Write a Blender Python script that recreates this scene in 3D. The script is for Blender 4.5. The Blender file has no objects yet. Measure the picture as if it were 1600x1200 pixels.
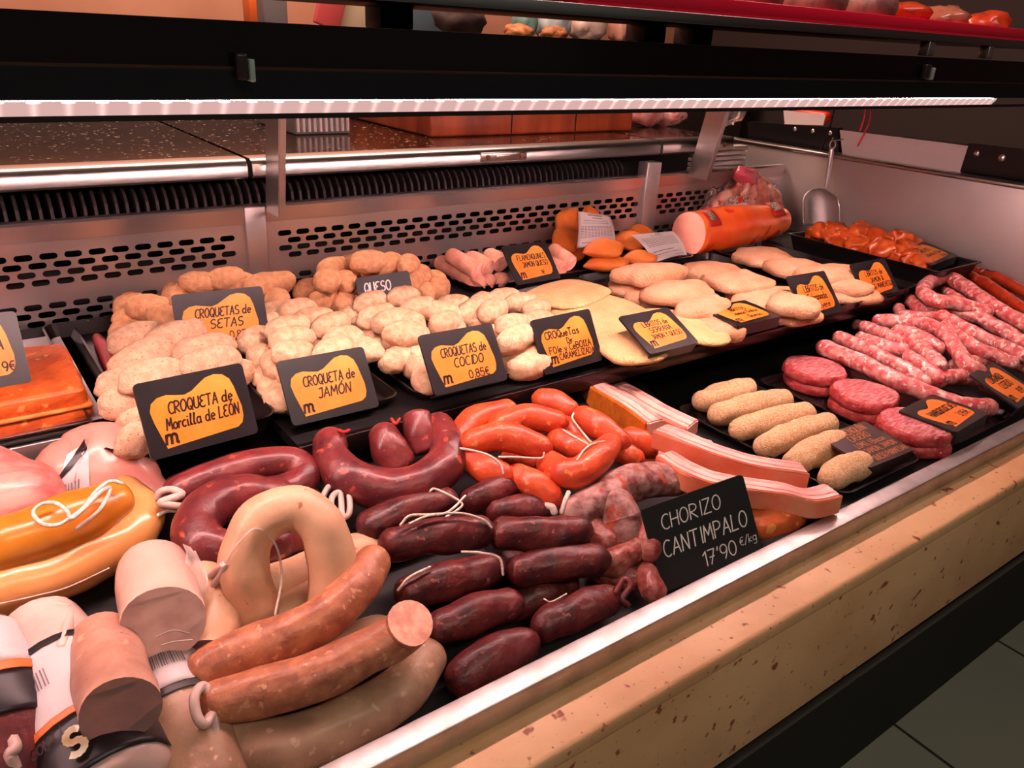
import bpy, bmesh, math, random
import numpy as np
from mathutils import Vector, Matrix, noise as mn

# ------------------------------------------------------------------ camera
FP = 1240.0                                   # focal length in pixels of a 1600x1200 frame
RX = np.array([0.80922857, -0.20041434, 0.55225285])   # world X, Y, Z seen as (right, down, forward)
RY = np.array([-0.58546796, -0.35310284, 0.72975726])
RZ = np.array([0.04874823, -0.91386677, -0.40307708])
R3 = np.array([RX, RY, RZ])
CZ = 1.25
cam_d = bpy.data.cameras.new('camera')
cam = bpy.data.objects.new('camera', cam_d)
bpy.context.scene.collection.objects.link(cam)
cam_d.sensor_width = 36.0
cam_d.lens = 36.0 * FP / 1600.0
cam_d.clip_start = 0.02
m4 = Matrix.Identity(4)
for i in range(3):
    m4[i][0] = R3[i][0]; m4[i][1] = -R3[i][1]; m4[i][2] = -R3[i][2]
m4[2][3] = CZ
cam.matrix_world = m4
sc = bpy.context.scene
sc.camera = cam
# ------------------------------------------------------------------ world and exposure
w = bpy.data.worlds.new('world'); sc.world = w; w.use_nodes = True
bg = w.node_tree.nodes['Background']
bg.inputs[0].default_value = (0.86, 0.90, 0.80, 1); bg.inputs[1].default_value = 0.055
sc.view_settings.view_transform = 'Standard'
sc.view_settings.look = 'None'
sc.view_settings.gamma = 1.0
sc.view_settings.use_curve_mapping = False
sc.view_settings.exposure = 0.0

def area(name, loc, rot, sx, sy, energy, col):
    l = bpy.data.lights.new(name, 'AREA'); l.shape = 'RECTANGLE'; l.size = sx; l.size_y = sy
    l.energy = energy; l.color = col
    o = bpy.data.objects.new(name, l); sc.collection.objects.link(o)
    o.location = loc; o.rotation_euler = rot
    return o
area('shop_ceiling_light', (0.3, -1.1, 2.75), (0, 0, 0), 2.4, 0.6, 25.0, (1.0, 0.88, 0.70))
area('staff_ceiling_light', (0.9, 2.25, 2.55), (0, 0, 0), 2.4, 0.5, 75.0, (1.0, 0.66, 0.52))
LED_STRENGTH = 82.0
area('added_shelf_fill', (1.7, .72, 2.2), (0, 0, 0), 1.2, 0.2, 7.0, (1.0, 0.62, 0.56))  # added fill that brightens the red tray and meats; no known lamp there
LED_COLOR = (1.0, 0.605, 0.565)

# ------------------------------------------------------------------ pixel of the photo -> point on a real surface
def ray(px, py):
    v = np.array([px - 800.0, py - 600.0, FP]); v /= np.linalg.norm(v)
    return R3 @ v
def atz(px, py, z, s=0.0, y0=0.0):            # on the plane z + s*(y-y0)
    r = ray(px, py); t = (z - s * y0 - CZ) / (r[2] - s * r[1])
    return Vector((r[0] * t, r[1] * t, CZ + r[2] * t))
def aty(px, py, y):
    r = ray(px, py); t = y / r[1]
    return Vector((r[0] * t, y, CZ + r[2] * t))
def atx(px, py, x):
    r = ray(px, py); t = x / r[0]
    return Vector((x, r[1] * t, CZ + r[2] * t))
UDZ = 0.797
LDZ, LDS, LDY = 0.645, 0.28, 0.44
PFZ = 0.700                                    # flat platform under the right-hand trays
def U(px, py, h=0.0): return atz(px, py, UDZ + h)
def Lp(px, py, h=0.0): return atz(px, py, LDZ + h, LDS, LDY)
def Rp(px, py, h=0.0): return atz(px, py, PFZ + h)
def under(p, r):
    """keep goods of the lower deck out of the shelf above: slide towards the customer along the line of sight"""
    lim = (.945 if p.x < .285 else .795) - r
    if p.y > lim and p.z > .775 - r:
        k = lim / p.y
        return Vector((p.x * k, p.y * k, CZ + (p.z - CZ) * k)), k
    return p, 1.0
def zel(y, deg): return CZ + y * math.tan(math.radians(deg))

# ------------------------------------------------------------------ scene-object helpers
def tag(o, label=None, cat=None, group=None, kind=None):
    if label: o['label'] = label
    if cat: o['category'] = cat
    if group: o['group'] = group
    if kind: o['kind'] = kind
    return o
def link(o, parent=None):
    sc.collection.objects.link(o)
    if parent is not None:
        o.parent = parent
    return o
def empty(name, loc, label=None, cat=None, group=None, rot=None):
    o = bpy.data.objects.new(name, None); o.empty_display_size = 0.02
    link(o); o.location = loc
    if rot is not None: o.rotation_euler = rot
    return tag(o, label, cat, group)
def wpos(o):
    p = Vector((0, 0, 0)); M = Matrix.Identity(4); q = o
    chain = []
    while q is not None: chain.append(q); q = q.parent
    for q in reversed(chain): M = M @ q.matrix_basis
    return M
def mesh_obj(name, bm, mats, parent=None, origin=None, smooth=True):
    """bm holds world coordinates; object origin at the centroid's foot, or at the parent's origin"""
    if parent is not None:
        bm.transform(wpos(parent).inverted())
        off = Vector((0, 0, 0))
    else:
        if origin is None:
            cs = [v.co for v in bm.verts]
            lo = [min(c[i] for c in cs) for i in range(3)]; hi = [max(c[i] for c in cs) for i in range(3)]
            off = Vector(((lo[0] + hi[0]) / 2, (lo[1] + hi[1]) / 2, lo[2]))
        else: off = Vector(origin)
        bm.transform(Matrix.Translation(-off))
    me = bpy.data.meshes.new(name)
    bm.normal_update()
    if smooth:
        for f in bm.faces: f.smooth = True
    bm.to_mesh(me); bm.free()
    if not isinstance(mats, (list, tuple)): mats = [mats]
    for m in mats: me.materials.append(m)
    o = bpy.data.objects.new(name, me); link(o, parent); o.location = off
    return o
def sharp(o, ang=40):
    me = o.data
    try: me.set_sharp_from_angle(angle=math.radians(ang))
    except Exception: pass
    return o
def box_bm(x0, x1, y0, y1, z0, z1, bev=0.0, seg=2, bm=None, M=None):
    own = bm is None
    b = bmesh.new()
    bmesh.ops.create_cube(b, size=1.0)
    for v in b.verts:
        v.co = Vector((x0 + (v.co.x + .5) * (x1 - x0), y0 + (v.co.y + .5) * (y1 - y0), z0 + (v.co.z + .5) * (z1 - z0)))
    if bev > 0: bmesh.ops.bevel(b, geom=list(b.edges), offset=bev, segments=seg, affect='EDGES', profile=0.5)
    if M is not None: b.transform(M)
    if own: return b
    me = bpy.data.meshes.new('t'); b.to_mesh(me); b.free(); bm.from_mesh(me); bpy.data.meshes.remove(me)
    return bm
def box(name, x0, x1, y0, y1, z0, z1, m, parent=None, bev=0.002, seg=2):
    o = mesh_obj(name, box_bm(x0, x1, y0, y1, z0, z1, bev, seg), m, parent)
    return sharp(o, 50)
def prism(name, poly, x0, x1, m, parent=None, bev=0.0):
    """a (y,z) outline extruded along X"""
    b = bmesh.new()
    a = [b.verts.new((x0, p[0], p[1])) for p in poly]; c = [b.verts.new((x1, p[0], p[1])) for p in poly]
    b.faces.new(a); b.faces.new(list(reversed(c)))
    n = len(poly)
    for i in range(n): b.faces.new((a[(i + 1) % n], a[i], c[i], c[(i + 1) % n]))
    bmesh.ops.recalc_face_normals(b, faces=list(b.faces))
    if bev > 0: bmesh.ops.bevel(b, geom=list(b.edges), offset=bev, segments=3, affect='EDGES', profile=0.5)
    return sharp(mesh_obj(name, b, m, parent), 35)

# ------------------------------------------------------------------ sweeps
def smooth_path(pts, n=8):
    pts = [Vector(p) for p in pts]
    if len(pts) == 2: return [pts[0].lerp(pts[1], i / (n * 2)) for i in range(n * 2 + 1)]
    P = [2 * pts[0] - pts[1]] + pts + [2 * pts[-1] - pts[-2]]
    out = []
    for i in range(1, len(P) - 2):
        p0, p1, p2, p3 = P[i - 1], P[i], P[i + 1], P[i + 2]
        for k in range(n):
            t = k / n
            out.append(0.5 * ((2 * p1) + (p2 - p0) * t + (2 * p0 - 5 * p1 + 4 * p2 - p3) * t * t + (-p0 + 3 * p1 - 3 * p2 + p3) * t ** 3))
    out.append(pts[-1])
    return out
def lerp_list(v, t):
    if not isinstance(v, (list, tuple)): return v
    x = t * (len(v) - 1); i = min(int(x), len(v) - 2); return v[i] + (v[i + 1] - v[i]) * (x - i)
def frames(path):
    T = []
    for i in range(len(path)):
        a = path[max(0, i - 1)]; b = path[min(len(path) - 1, i + 1)]
        d = (b - a); T.append(d.normalized() if d.length > 1e-9 else Vector((1, 0, 0)))
    up = Vector((0, 0, 1))
    if abs(T[0].dot(up)) > .95: up = Vector((0, 1, 0))
    n = (up - T[0] * T[0].dot(up)).normalized(); N = [n]
    for i in range(1, len(path)):
        n = n - T[i] * n.dot(T[i]); n.normalize(); N.append(n)
    return T, N
def tube_bm(pts, r, segs=20, n=8, caps=('round', 'round'), amp=0.0, fr=25.0, seed=0, flat=1.0, capl=1.0, bm=None, twist=None):
    """swept tube; caps 'round' | 'cut' | 'tie' ; returns (bm, cut face material index 1)"""
    path = smooth_path(pts, n)
    T, N = frames(path)
    L = [0.0]
    for i in range(1, len(path)): L.append(L[-1] + (path[i] - path[i - 1]).length)
    tot = L[-1]
    rings = []
    def rad(i): return lerp_list(r, L[i] / tot)
    r0, r1 = rad(0), rad(len(path) - 1)
    K = 6
    if caps[0] != 'cut':
        ln = r0 * capl * (1.0 if caps[0] == 'round' else 1.35)
        for k in range(K):
            a = math.pi / 2 * k / K
            s = math.sin(a) if caps[0] == 'round' else (0.16 + .84 * math.sin(a) ** 1.5)
            rings.append((path[0] - T[0] * ln * math.cos(a), T[0], N[0], r0 * max(s, .02)))
    for i in range(len(path)): rings.append((path[i], T[i], N[i], rad(i)))
    if caps[1] != 'cut':
        ln = r1 * capl * (1.0 if caps[1] == 'round' else 1.35)
        for k in range(K - 1, -1, -1):
            a = math.pi / 2 * k / K
            s = math.sin(a) if caps[1] == 'round' else (0.16 + .84 * math.sin(a) ** 1.5)
            rings.append((path[-1] + T[-1] * ln * math.cos(a), T[-1], N[-1], r1 * max(s, .02)))
    b = bm if bm is not None else bmesh.new()
    vs = []
    sv = Vector((seed * 7.3, seed * 3.1, seed * 1.7))
    for (p, t, nn, rr) in rings:
        bb = t.cross(nn); row = []
        for j in range(segs):
            a = 2 * math.pi * j / segs
            d = nn * math.cos(a) * flat + bb * math.sin(a)
            q = p + d * rr
            if amp: q = q + d * (amp * mn.noise(q * fr + sv) * min(1, rr / max(r0, r1)))
            row.append(b.verts.new(q))
        vs.append(row)
    for i in range(len(vs) - 1):
        for j in range(segs):
            b.faces.new((vs[i][j], vs[i][(j + 1) % segs], vs[i + 1][(j + 1) % segs], vs[i + 1][j]))
    for row, cp, rev in ((vs[0], caps[0], True), (vs[-1], caps[1], False)):
        f = b.faces.new(list(reversed(row)) if rev else row)
        if cp == 'cut':
            f.material_index = 1
            e = bmesh.ops.inset_individual(b, faces=[f], thickness=max(r0, r1) * .06, depth=0.0)
            for ff in e['faces']: ff.material_index = 0
    bmesh.ops.recalc_face_normals(b, faces=list(b.faces))
    return b
def blob_bm(rx, ry, rz, sub=3, amp=0.1, fr=3.0, seed=0, power=1.0):
    b = bmesh.new(); bmesh.ops.create_icosphere(b, subdivisions=sub, radius=1.0)
    sv = Vector((seed * 5.1, seed * 2.3, seed * 9.7))
    for v in b.verts:
        c = v.co.copy()
        k = 1 + amp * mn.noise(c * fr * .5 + sv) + amp * .4 * mn.noise(c * fr * 2 + sv)
        if power != 1.0:
            c = Vector([math.copysign(abs(x) ** power, x) for x in c]);
        v.co = Vector((c.x * rx, c.y * ry, c.z * rz)) * k
    return b
def Rz(a): return Matrix.Rotation(a, 4, 'Z')
def Rx(a): return Matrix.Rotation(a, 4, 'X')
def Ry(a): return Matrix.Rotation(a, 4, 'Y')
def Tr(v): return Matrix.Translation(Vector(v))
ORD = ['first', 'second', 'third', 'fourth', 'fifth', 'sixth', 'seventh', 'eighth', 'ninth', 'tenth', 'eleventh', 'twelfth', 'thirteenth', 'fourteenth']

# ------------------------------------------------------------------ materials
def srgb(c):
    return tuple(((x / 255) / 12.92 if x / 255 <= .04045 else ((x / 255 + .055) / 1.055) ** 2.4) for x in c) + (1.0,)
MATS = {}
def mat(name, c1, c2=None, scale=20, rough=.5, bump=0.0, bscale=None, spots=None, metal=0.0, coat=0.0, spec=.5,
        rnd=0.0, detail=4, emit=None, estr=0.0, trans=0.0, alpha=1.0, stretch=(1, 1, 1), ior=1.45, voro=None, sub=0.0):
    if name in MATS: return MATS[name]
    m = bpy.data.materials.new(name); m.use_nodes = True
    nt = m.node_tree; N = nt.nodes; Lk = nt.links
    p = N['Principled BSDF']
    p.inputs['Roughness'].default_value = rough; p.inputs['Metallic'].default_value = metal
    p.inputs['Coat Weight'].default_value = coat; p.inputs['Coat Roughness'].default_value = .15
    p.inputs['Specular IOR Level'].default_value = spec
    p.inputs['IOR'].default_value = ior
    p.inputs['Transmission Weight'].default_value = trans; p.inputs['Alpha'].default_value = alpha
    if sub: 
        p.inputs['Subsurface Weight'].default_value = sub; p.inputs['Subsurface Radius'].default_value = (.01, .004, .003)
        p.inputs['Subsurface Scale'].default_value = 1.0
    C1 = srgb(c1)
    p.inputs['Base Color'].default_value = C1
    tc = N.new('ShaderNodeTexCoord'); mp = N.new('ShaderNodeMapping'); mp.inputs['Scale'].default_value = stretch
    Lk.new(tc.outputs['Object'], mp.inputs['Vector']); vec = mp.outputs['Vector']
    col = None
    if c2 is not None:
        if voro:
            t = N.new('ShaderNodeTexVoronoi'); t.inputs['Scale'].default_value = scale
            nz = N.new('ShaderNodeTexNoise'); nz.inputs['Scale'].default_value = scale * .8; nz.inputs['Detail'].default_value = 3
            Lk.new(vec, nz.inputs['Vector'])
            mxv = N.new('ShaderNodeMix'); mxv.data_type = 'VECTOR'; mxv.inputs['Factor'].default_value = .02
            Lk.new(vec, mxv.inputs[4]); Lk.new(nz.outputs['Color'], mxv.inputs[5]); Lk.new(mxv.outputs[1], t.inputs['Vector'])
            Lk.new(vec, mxv.inputs[4])
            sep = N.new('ShaderNodeSeparateColor'); Lk.new(t.outputs['Color'], sep.inputs[0]); fac = sep.outputs[0]
        else:
            t = N.new('ShaderNodeTexNoise'); t.inputs['Scale'].default_value = scale; t.inputs['Detail'].default_value = detail
            Lk.new(vec, t.inputs['Vector']); fac = t.outputs['Fac']
        rp = N.new('ShaderNodeValToRGB')
        lo, hi = (voro if voro else (.38, .64))
        rp.color_ramp.elements[0].position = lo; rp.color_ramp.elements[1].position = hi
        rp.color_ramp.elements[0].color = C1; rp.color_ramp.elements[1].color = srgb(c2)
        Lk.new(fac, rp.inputs[0]); col = rp.outputs[0]
    if spots:
        for (sc_, ss, th) in (spots if isinstance(spots, list) else [spots]):
            t2 = N.new('ShaderNodeTexNoise'); t2.inputs['Scale'].default_value = ss; t2.inputs['Detail'].default_value = 2
            Lk.new(vec, t2.inputs['Vector'])
            r2 = N.new('ShaderNodeValToRGB'); r2.color_ramp.elements[0].position = th; r2.color_ramp.elements[1].position = th + .05
            Lk.new(t2.outputs['Fac'], r2.inputs[0])
            mx = N.new('ShaderNodeMix'); mx.data_type = 'RGBA'
            Lk.new(r2.outputs[0], mx.inputs['Factor'])
            if col is not None: Lk.new(col, mx.inputs[6])
            else: mx.inputs[6].default_value = C1
            mx.inputs[7].default_value = srgb(sc_); col = mx.outputs[2]
    if rnd:
        oi = N.new('ShaderNodeObjectInfo'); hs = N.new('ShaderNodeHueSaturation')
        mr = N.new('ShaderNodeMapRange'); mr.inputs[3].default_value = 1 - rnd; mr.inputs[4].default_value = 1 + rnd * .5
        Lk.new(oi.outputs['Random'], mr.inputs[0]); Lk.new(mr.outputs[0], hs.inputs['Value'])
        if col is not None: Lk.new(col, hs.inputs['Color'])
        else: hs.inputs['Color'].default_value = C1
        col = hs.outputs[0]
    if col is not None: Lk.new(col, p.inputs['Base Color'])
    if bump:
        t3 = N.new('ShaderNodeTexNoise'); t3.inputs['Scale'].default_value = bscale or scale; t3.inputs['Detail'].default_value = 5
        Lk.new(vec, t3.inputs['Vector'])
        bp = N.new('ShaderNodeBump'); bp.inputs['Strength'].default_value = bump; bp.inputs['Distance'].default_value = .004
        Lk.new(t3.outputs['Fac'], bp.inputs['Height']); Lk.new(bp.outputs[0], p.inputs['Normal'])
    if emit is not None:
        p.inputs['Emission Color'].default_value = srgb(emit); p.inputs['Emission Strength'].default_value = estr
    MATS[name] = m
    return m
STEEL = mat('brushed_steel', (196, 190, 188), (176, 170, 168), 9, rough=.30, metal=1.0, bump=.04, bscale=160, stretch=(.15, 1, 1))
STEEL2 = mat('panel_steel', (214, 204, 202), (196, 184, 182), 6, rough=.30, metal=.9, stretch=(.3, 1, 1))
ENDSTEEL = mat('end_wall_steel', (204, 194, 192), (186, 176, 174), 4, rough=.45, metal=.85)
RIMST = mat('rim_steel', (214, 208, 206), (190, 184, 182), 30, rough=.42, metal=1.0, bump=.1, bscale=90)
BLACK = mat('black_plastic', (20, 17, 18), rough=.28, bump=.12, bscale=60)
TRAYM = mat('black_tray', (20, 16, 17), (30, 25, 26), 40, rough=.22, spots=((120, 100, 92), 210, .755))
MATTE = mat('matte_black', (14, 12, 13), rough=.6)
CARD = mat('black_card', (30, 25, 28), (37, 31, 34), 30, rough=.34, spec=.5)
CARD2 = mat('black_slate_card', (24, 22, 24), (30, 27, 29), 40, rough=.5)
YEL = mat('yellow_print', (224, 126, 38), (236, 152, 64), 14, rough=.4)
ORG = mat('orange_print', (224, 112, 34), (232, 128, 48), 14, rough=.4)
INK = mat('dark_ink', (46, 22, 16), rough=.5)
CHALK = mat('chalk_white', (232, 226, 224), rough=.8)
OCHRE = mat('orange_chalk', (196, 122, 78), rough=.8)
PAPER = mat('white_paper', (214, 204, 207), rough=.6)
GREYINK = mat('grey_ink', (120, 104, 108), rough=.7)
STRING = mat('white_string', (236, 214, 204), (210, 184, 172), 300, rough=.85)
REDSTR = mat('red_string', (196, 42, 40), rough=.7)
# ================================================================== room shell
def structure(o): o['kind'] = 'structure'; return o
def stone_mat():
    m = mat('beige_limestone', (222, 176, 132), (202, 152, 108), 7, rough=.42, bump=.05, bscale=120,
            spots=[((140, 70, 40), 62, .665), ((150, 82, 50), 150, .69)], detail=6)
    return m
STONE = stone_mat()
def tile_mat():
    m = bpy.data.materials.new('floor_tile'); m.use_nodes = True; nt = m.node_tree; N = nt.nodes; Lk = nt.links
    p = N['Principled BSDF']; p.inputs['Roughness'].default_value = .5
    tc = N.new('ShaderNodeTexCoord'); mp = N.new('ShaderNodeMapping'); mp.inputs['Rotation'].default_value = (0, 0, math.radians(2))
    mp.inputs['Location'].default_value = (.02, .07, 0)
    br = N.new('ShaderNodeTexBrick'); br.offset = 0.0
    br.inputs['Scale'].default_value = 1.0; br.inputs['Brick Width'].default_value = .45; br.inputs['Row Height'].default_value = .45
    br.inputs['Mortar Size'].default_value = .004
    br.inputs['Color1'].default_value = srgb((160, 158, 146)); br.inputs['Color2'].default_value = srgb((152, 152, 140)); br.inputs['Mortar'].default_value = srgb((58, 54, 50))
    Lk.new(tc.outputs['Object'], mp.inputs['Vector']); Lk.new(mp.outputs[0], br.inputs['Vector'])
    nz = N.new('ShaderNodeTexNoise'); nz.inputs['Scale'].default_value = 5; nz.inputs['Detail'].default_value = 5; Lk.new(tc.outputs['Object'], nz.inputs['Vector'])
    mx = N.new('ShaderNodeMix'); mx.data_type = 'RGBA'; mx.blend_type = 'MULTIPLY'; mx.inputs['Factor'].default_value = .5
    rp = N.new('ShaderNodeValToRGB'); rp.color_ramp.elements[0].color = (.6, .58, .52, 1); rp.color_ramp.elements[1].color = (1, 1, 1, 1)
    Lk.new(nz.outputs['Fac'], rp.inputs[0]); Lk.new(br.outputs['Color'], mx.inputs[6]); Lk.new(rp.outputs[0], mx.inputs[7])
    Lk.new(mx.outputs[2], p.inputs['Base Color'])
    return m
WALLB = mat('beige_plaster', (196, 140, 112), (180, 124, 98), 3, rough=.8)
DARKW = mat('dark_wall_paint', (58, 44, 44), rough=.7)
structure(box('floor', -2.6, 3.6, -2.6, 3.2, -.05, 0, tile_mat(), bev=0))
structure(box('wall_back', -2.6, 3.6, 3.1, 3.2, 0, 2.9, WALLB, bev=0))
structure(box('wall_right', 3.5, 3.6, -2.6, 3.1, 0, 2.9, DARKW, bev=0))
structure(box('wall_left', -2.7, -2.6, -2.6, 3.2, 0, 2.9, WALLB, bev=0))
structure(box('ceiling', -2.6, 3.6, -2.6, 3.2, 2.9, 2.95, DARKW, bev=0))

XL, XR = -1.5, 2.6
# ================================================================== stone fronted counter
counter = empty('stone_counter', (0.5, .42, 0), 'beige flecked limestone counter front along the bottom right edge', 'counter')
prism('ledge', [(.362, .667), (.362, .6875), (.4345, .6875), (.4345, .667)], XL, XR, STONE, counter, bev=.006)
prism('front_panel', [(.366, .507), (.366, .6655), (.434, .6655), (.434, .507)], XL, XR, STONE, counter, bev=.001)
GLOSSB = mat('gloss_black', (14, 13, 16), rough=.18)
prism('bumper_rail', [(.402, .455), (.388, .458), (.376, .465), (.369, .476), (.368, .488), (.372, .498), (.380, .505), (.39, .506), (.46, .506), (.46, .455)], XL, XR, GLOSSB, counter)
box('plinth', XL, XR, .48, .52, 0, .505, MATTE, counter, bev=0)

# ================================================================== display case
case = empty('refrigerated_display_case', (0.5, .8, 0), 'long stainless steel refrigerated case full of meat trays', 'display case')
prism('front_rim', [(.4157, .688), (.4157, .714), (.4395, .714), (.4395, .60), (.435, .60), (.435, .688)], XL, XR, RIMST, case, bev=.0012)
YB = 1.34
prism('lower_deck', [(.4395, LDZ), (.86, LDZ + LDS * .42), (.99, LDZ + LDS * .42), (.99, .58), (.4395, .58)], XL, .872, MATTE, case)
prism('lower_deck', [(.4395, PFZ), (.99, PFZ), (.99, .58), (.4395, .58)], .872, 1.9, MATTE, case)
LIP = mat('dark_lip', (60, 46, 48), rough=.2, metal=.8)
XSH = .296
for (a_, b_, yf, lm) in ((XL, XSH, .962, STEEL2), (XSH, 1.9, .802, LIP)):
    prism('upper_deck', [(yf, UDZ), (YB + .02, UDZ), (YB + .02, .58), (.99, .58), (.99, .783), (yf, .783)], a_, b_, MATTE, case)
    box('deck_lip', a_, b_, yf - .0065, yf - .0002, .771, .796, lm, case, bev=.001)
box('back_lining', XL, 1.9, YB + .185, YB + .195, .60, 1.012, MATTE, case, bev=0)
def xb(px, py=330, y=YB): return aty(px, py, y).x
ZT = zel(YB, -12.05)
def panel(name, x0, x1, z0=UDZ, z1=ZT):
    cu = bpy.data.curves.new('t', 'CURVE'); cu.dimensions = '2D'; cu.fill_mode = 'BOTH'; cu.extrude = .0008
    def poly(pts):
        s = cu.splines.new('POLY'); s.points.add(len(pts) - 1); s.use_cyclic_u = True
        for q, p in zip(s.points, pts): q.co = (p[0], p[1], 0, 1)
    poly([(x0, z0), (x1, z0), (x1, z1), (x0, z1)])
    per, hl, hr = .0332, .0122, .0048
    for k, z in enumerate((.9125, .8992, .8860, .8730, .8360, .8228, .8096)):
        if k >= 4: pass
        i0 = math.ceil((x0 + .016) / per) ; i1 = math.floor((x1 - .016) / per)
        for i in range(i0, i1 + 1):
            cx = i * per + (per / 2 if k % 2 else 0)
            if cx - hl < x0 + .004 or cx + hl > x1 - .004: continue
            pts = []
            for a in range(7): t = math.pi / 2 - math.pi * a / 6; pts.append((cx + (hl - hr) + hr * math.cos(t), z + hr * math.sin(t)))
            for a in range(7): t = -math.pi / 2 - math.pi * a / 6; pts.append((cx - (hl - hr) + hr * math.cos(t), z + hr * math.sin(t)))
            poly(pts)
    o = bpy.data.objects.new('t', cu); sc.collection.objects.link(o)
    dg = bpy.context.evaluated_depsgraph_get(); me = bpy.data.meshes.new_from_object(o.evaluated_get(dg))
    b = bmesh.new(); b.from_mesh(me); bpy.data.objects.remove(o); bpy.data.meshes.remove(me)
    b.transform(Tr((0, YB, 0)) @ Rx(math.pi / 2))
    return mesh_obj(name, b, STEEL2, case, smooth=False)
xp0, xp1 = xb(383, 380), xb(415, 380); xq0, xq1 = xb(1001, 310), xb(1022, 310)
for (a, b_) in ((XL + .02, xp0), (xp1, xq0), (xq1, 1.89)):
    pn = panel('perforated_panel', a, b_)
    prism('panel_top_fold', [(YB - .003, ZT - .029), (YB - .008, ZT - .003), (YB - .005, ZT + .001), (YB + .012, ZT + .001), (YB + .012, ZT - .002), (YB - .001, ZT - .003), (YB - .0015, ZT - .029)], a, b_, STEEL2, pn)
box('panel_post', xp0, xp1, YB - .012, YB + .02, UDZ, ZT, STEEL2, case, bev=.002)
box('panel_post', xq0, xq1, YB - .012, YB + .02, UDZ, ZT + .03, ENDSTEEL, case, bev=.002)
# evaporator fins behind the panels
FIN = mat('fin_metal', (60, 52, 54), rough=.6, metal=.7)
b = bmesh.new(); x = XL + .1
while x < xb(975, 268, 1.39):
    prof = []
    for k in range(9):
        t = math.pi * k / 8
        prof.append((YB + .085 - .045 * math.sin(t), ZT - .045 + .04 * (1 - math.cos(t))))
    a = [b.verts.new((x, p[0], p[1])) for p in prof] + [b.verts.new((x, YB + .17, ZT + .035)), b.verts.new((x, YB + .17, ZT - .045))]
    c = [b.verts.new((v.co.x + .0045, v.co.y, v.co.z)) for v in a]
    b.faces.new(a); b.faces.new(list(reversed(c)))
    for i in range(len(a)): b.faces.new((a[(i + 1) % len(a)], a[i], c[i], c[(i + 1) % len(a)]))
    x += .0152
bmesh.ops.recalc_face_normals(b, faces=list(b.faces))
mesh_obj('evaporator_fins', b, FIN, case, smooth=False)
# end wall
XE = 1.9
ew = box('end_wall', XE, XE + .012, .44, 1.62, .60, 1.004, ENDSTEEL, case, bev=.002)
box('top_rail', XE - .006, XE + .03, .44, 1.62, 1.000, 1.010, STEEL, ew, bev=.003)

# ================================================================== service worktops behind the panels
WTOP = mat('worn_steel_top', (44, 27, 18), (30, 18, 12), 9, rough=.12, metal=.2, spots=((226, 196, 170), 110, .655))
WZ = zel(YB + .012, -8.85)
def worktop(x0, x1, label):
    t = empty('service_worktop', ((x0 + x1) / 2, 1.6, .9), label, 'worktop', 'stainless worktops behind the case')
    prism('front_edge', [(YB + .004, WZ - .031), (YB, WZ - .027), (YB, WZ - .011), (YB + .004, WZ - .004), (YB + .012, WZ), (YB + .05, WZ), (YB + .05, WZ - .031)], x0, x1, STEEL, t)
    box('top_sheet', x0, x1, YB + .048, 2.2, WZ - .018, WZ, WTOP, t, bev=0)
    box('under_shelf', x0, x1, YB + .2, 2.2, .85, WZ - .018, MATTE, t, bev=0)
    return t
xw = [XL, xb(391, 265), xb(1035, 225), xb(1148, 215)]
worktop(xw[0], xw[1] - .004, 'wet steel worktop at far left behind the case, strewn with crumbs')
wm = worktop(xw[1] + .004, xw[2] - .004, 'long steel worktop carrying the wooden chopping block')
wr = worktop(xw[2] + .004, xw[3], 'short steel worktop right of the chopping block, by slanted support')
def latch(px0, px1, py, parent):
    a = aty(px0, py, YB - .003); c = aty(px1, py, YB - .003); zc = WZ - .0155
    l = box('latch_plate', a.x, c.x, YB - .003, YB + .002, zc - .0085, zc + .0085, STEEL, parent, bev=.0024)
    for q in (.14, .86):
        xx = a.x + (c.x - a.x) * q
        bb = bmesh.new(); bmesh.ops.create_cone(bb, cap_ends=True, segments=16, radius1=.005, radius2=.004, depth=.003)
        bb.transform(Tr((xx, YB - .0045, zc)) @ Rx(math.pi / 2)); mesh_obj('screw', bb, mat('rust_screw', (120, 78, 60), rough=.5, metal=1), l, smooth=False)
    box('slot_bar', a.x + (c.x - a.x) * .3, a.x + (c.x - a.x) * .7, YB - .006, YB - .003, zc - .004, zc + .004, STEEL, l, bev=.001)
latch(752, 824, 245, wm)
latch(1112, 1136, 221, wr)

# ================================================================== canopy with the LED strip
canopy = empty('lighting_canopy', (0.2, .8, 1.17), 'long black canopy with a glowing LED strip along its lower edge', 'canopy')
XC0, XC1 = -1.5, 1.93
FASC = mat('black_glass', (22, 14, 17), rough=.16, spec=.5)  # faint reddish reflection tinted into the black base colour
FASC2 = mat('black_bluish_reflection', (20, 21, 28), rough=.3)  # bluish reflection on the lower band put into its base colour
prism('upper_fascia', [(.684, 1.214), (.6805, 1.249), (.72, 1.249), (1.36, 1.246), (1.36, 1.214)], XC0, XC1, FASC, canopy)
prism('lower_fascia', [(.683, 1.190), (.681, 1.213), (1.36, 1.213), (1.36, 1.190)], XC0, XC1, FASC2, canopy)
prism('groove_trim', [(.6815, 1.2125), (.6805, 1.2155), (.70, 1.2155), (.70, 1.2125)], XC0, XC1, mat('brown_trim', (58, 34, 30), rough=.4), canopy)
prism('front_lip', [(.6780, 1.1755), (.6780, 1.1797), (.6796, 1.1797), (.6796, 1.1755)], XC0, XC1 - .02, MATTE, canopy)
XLED = aty(1560, 144, .686).x
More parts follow.
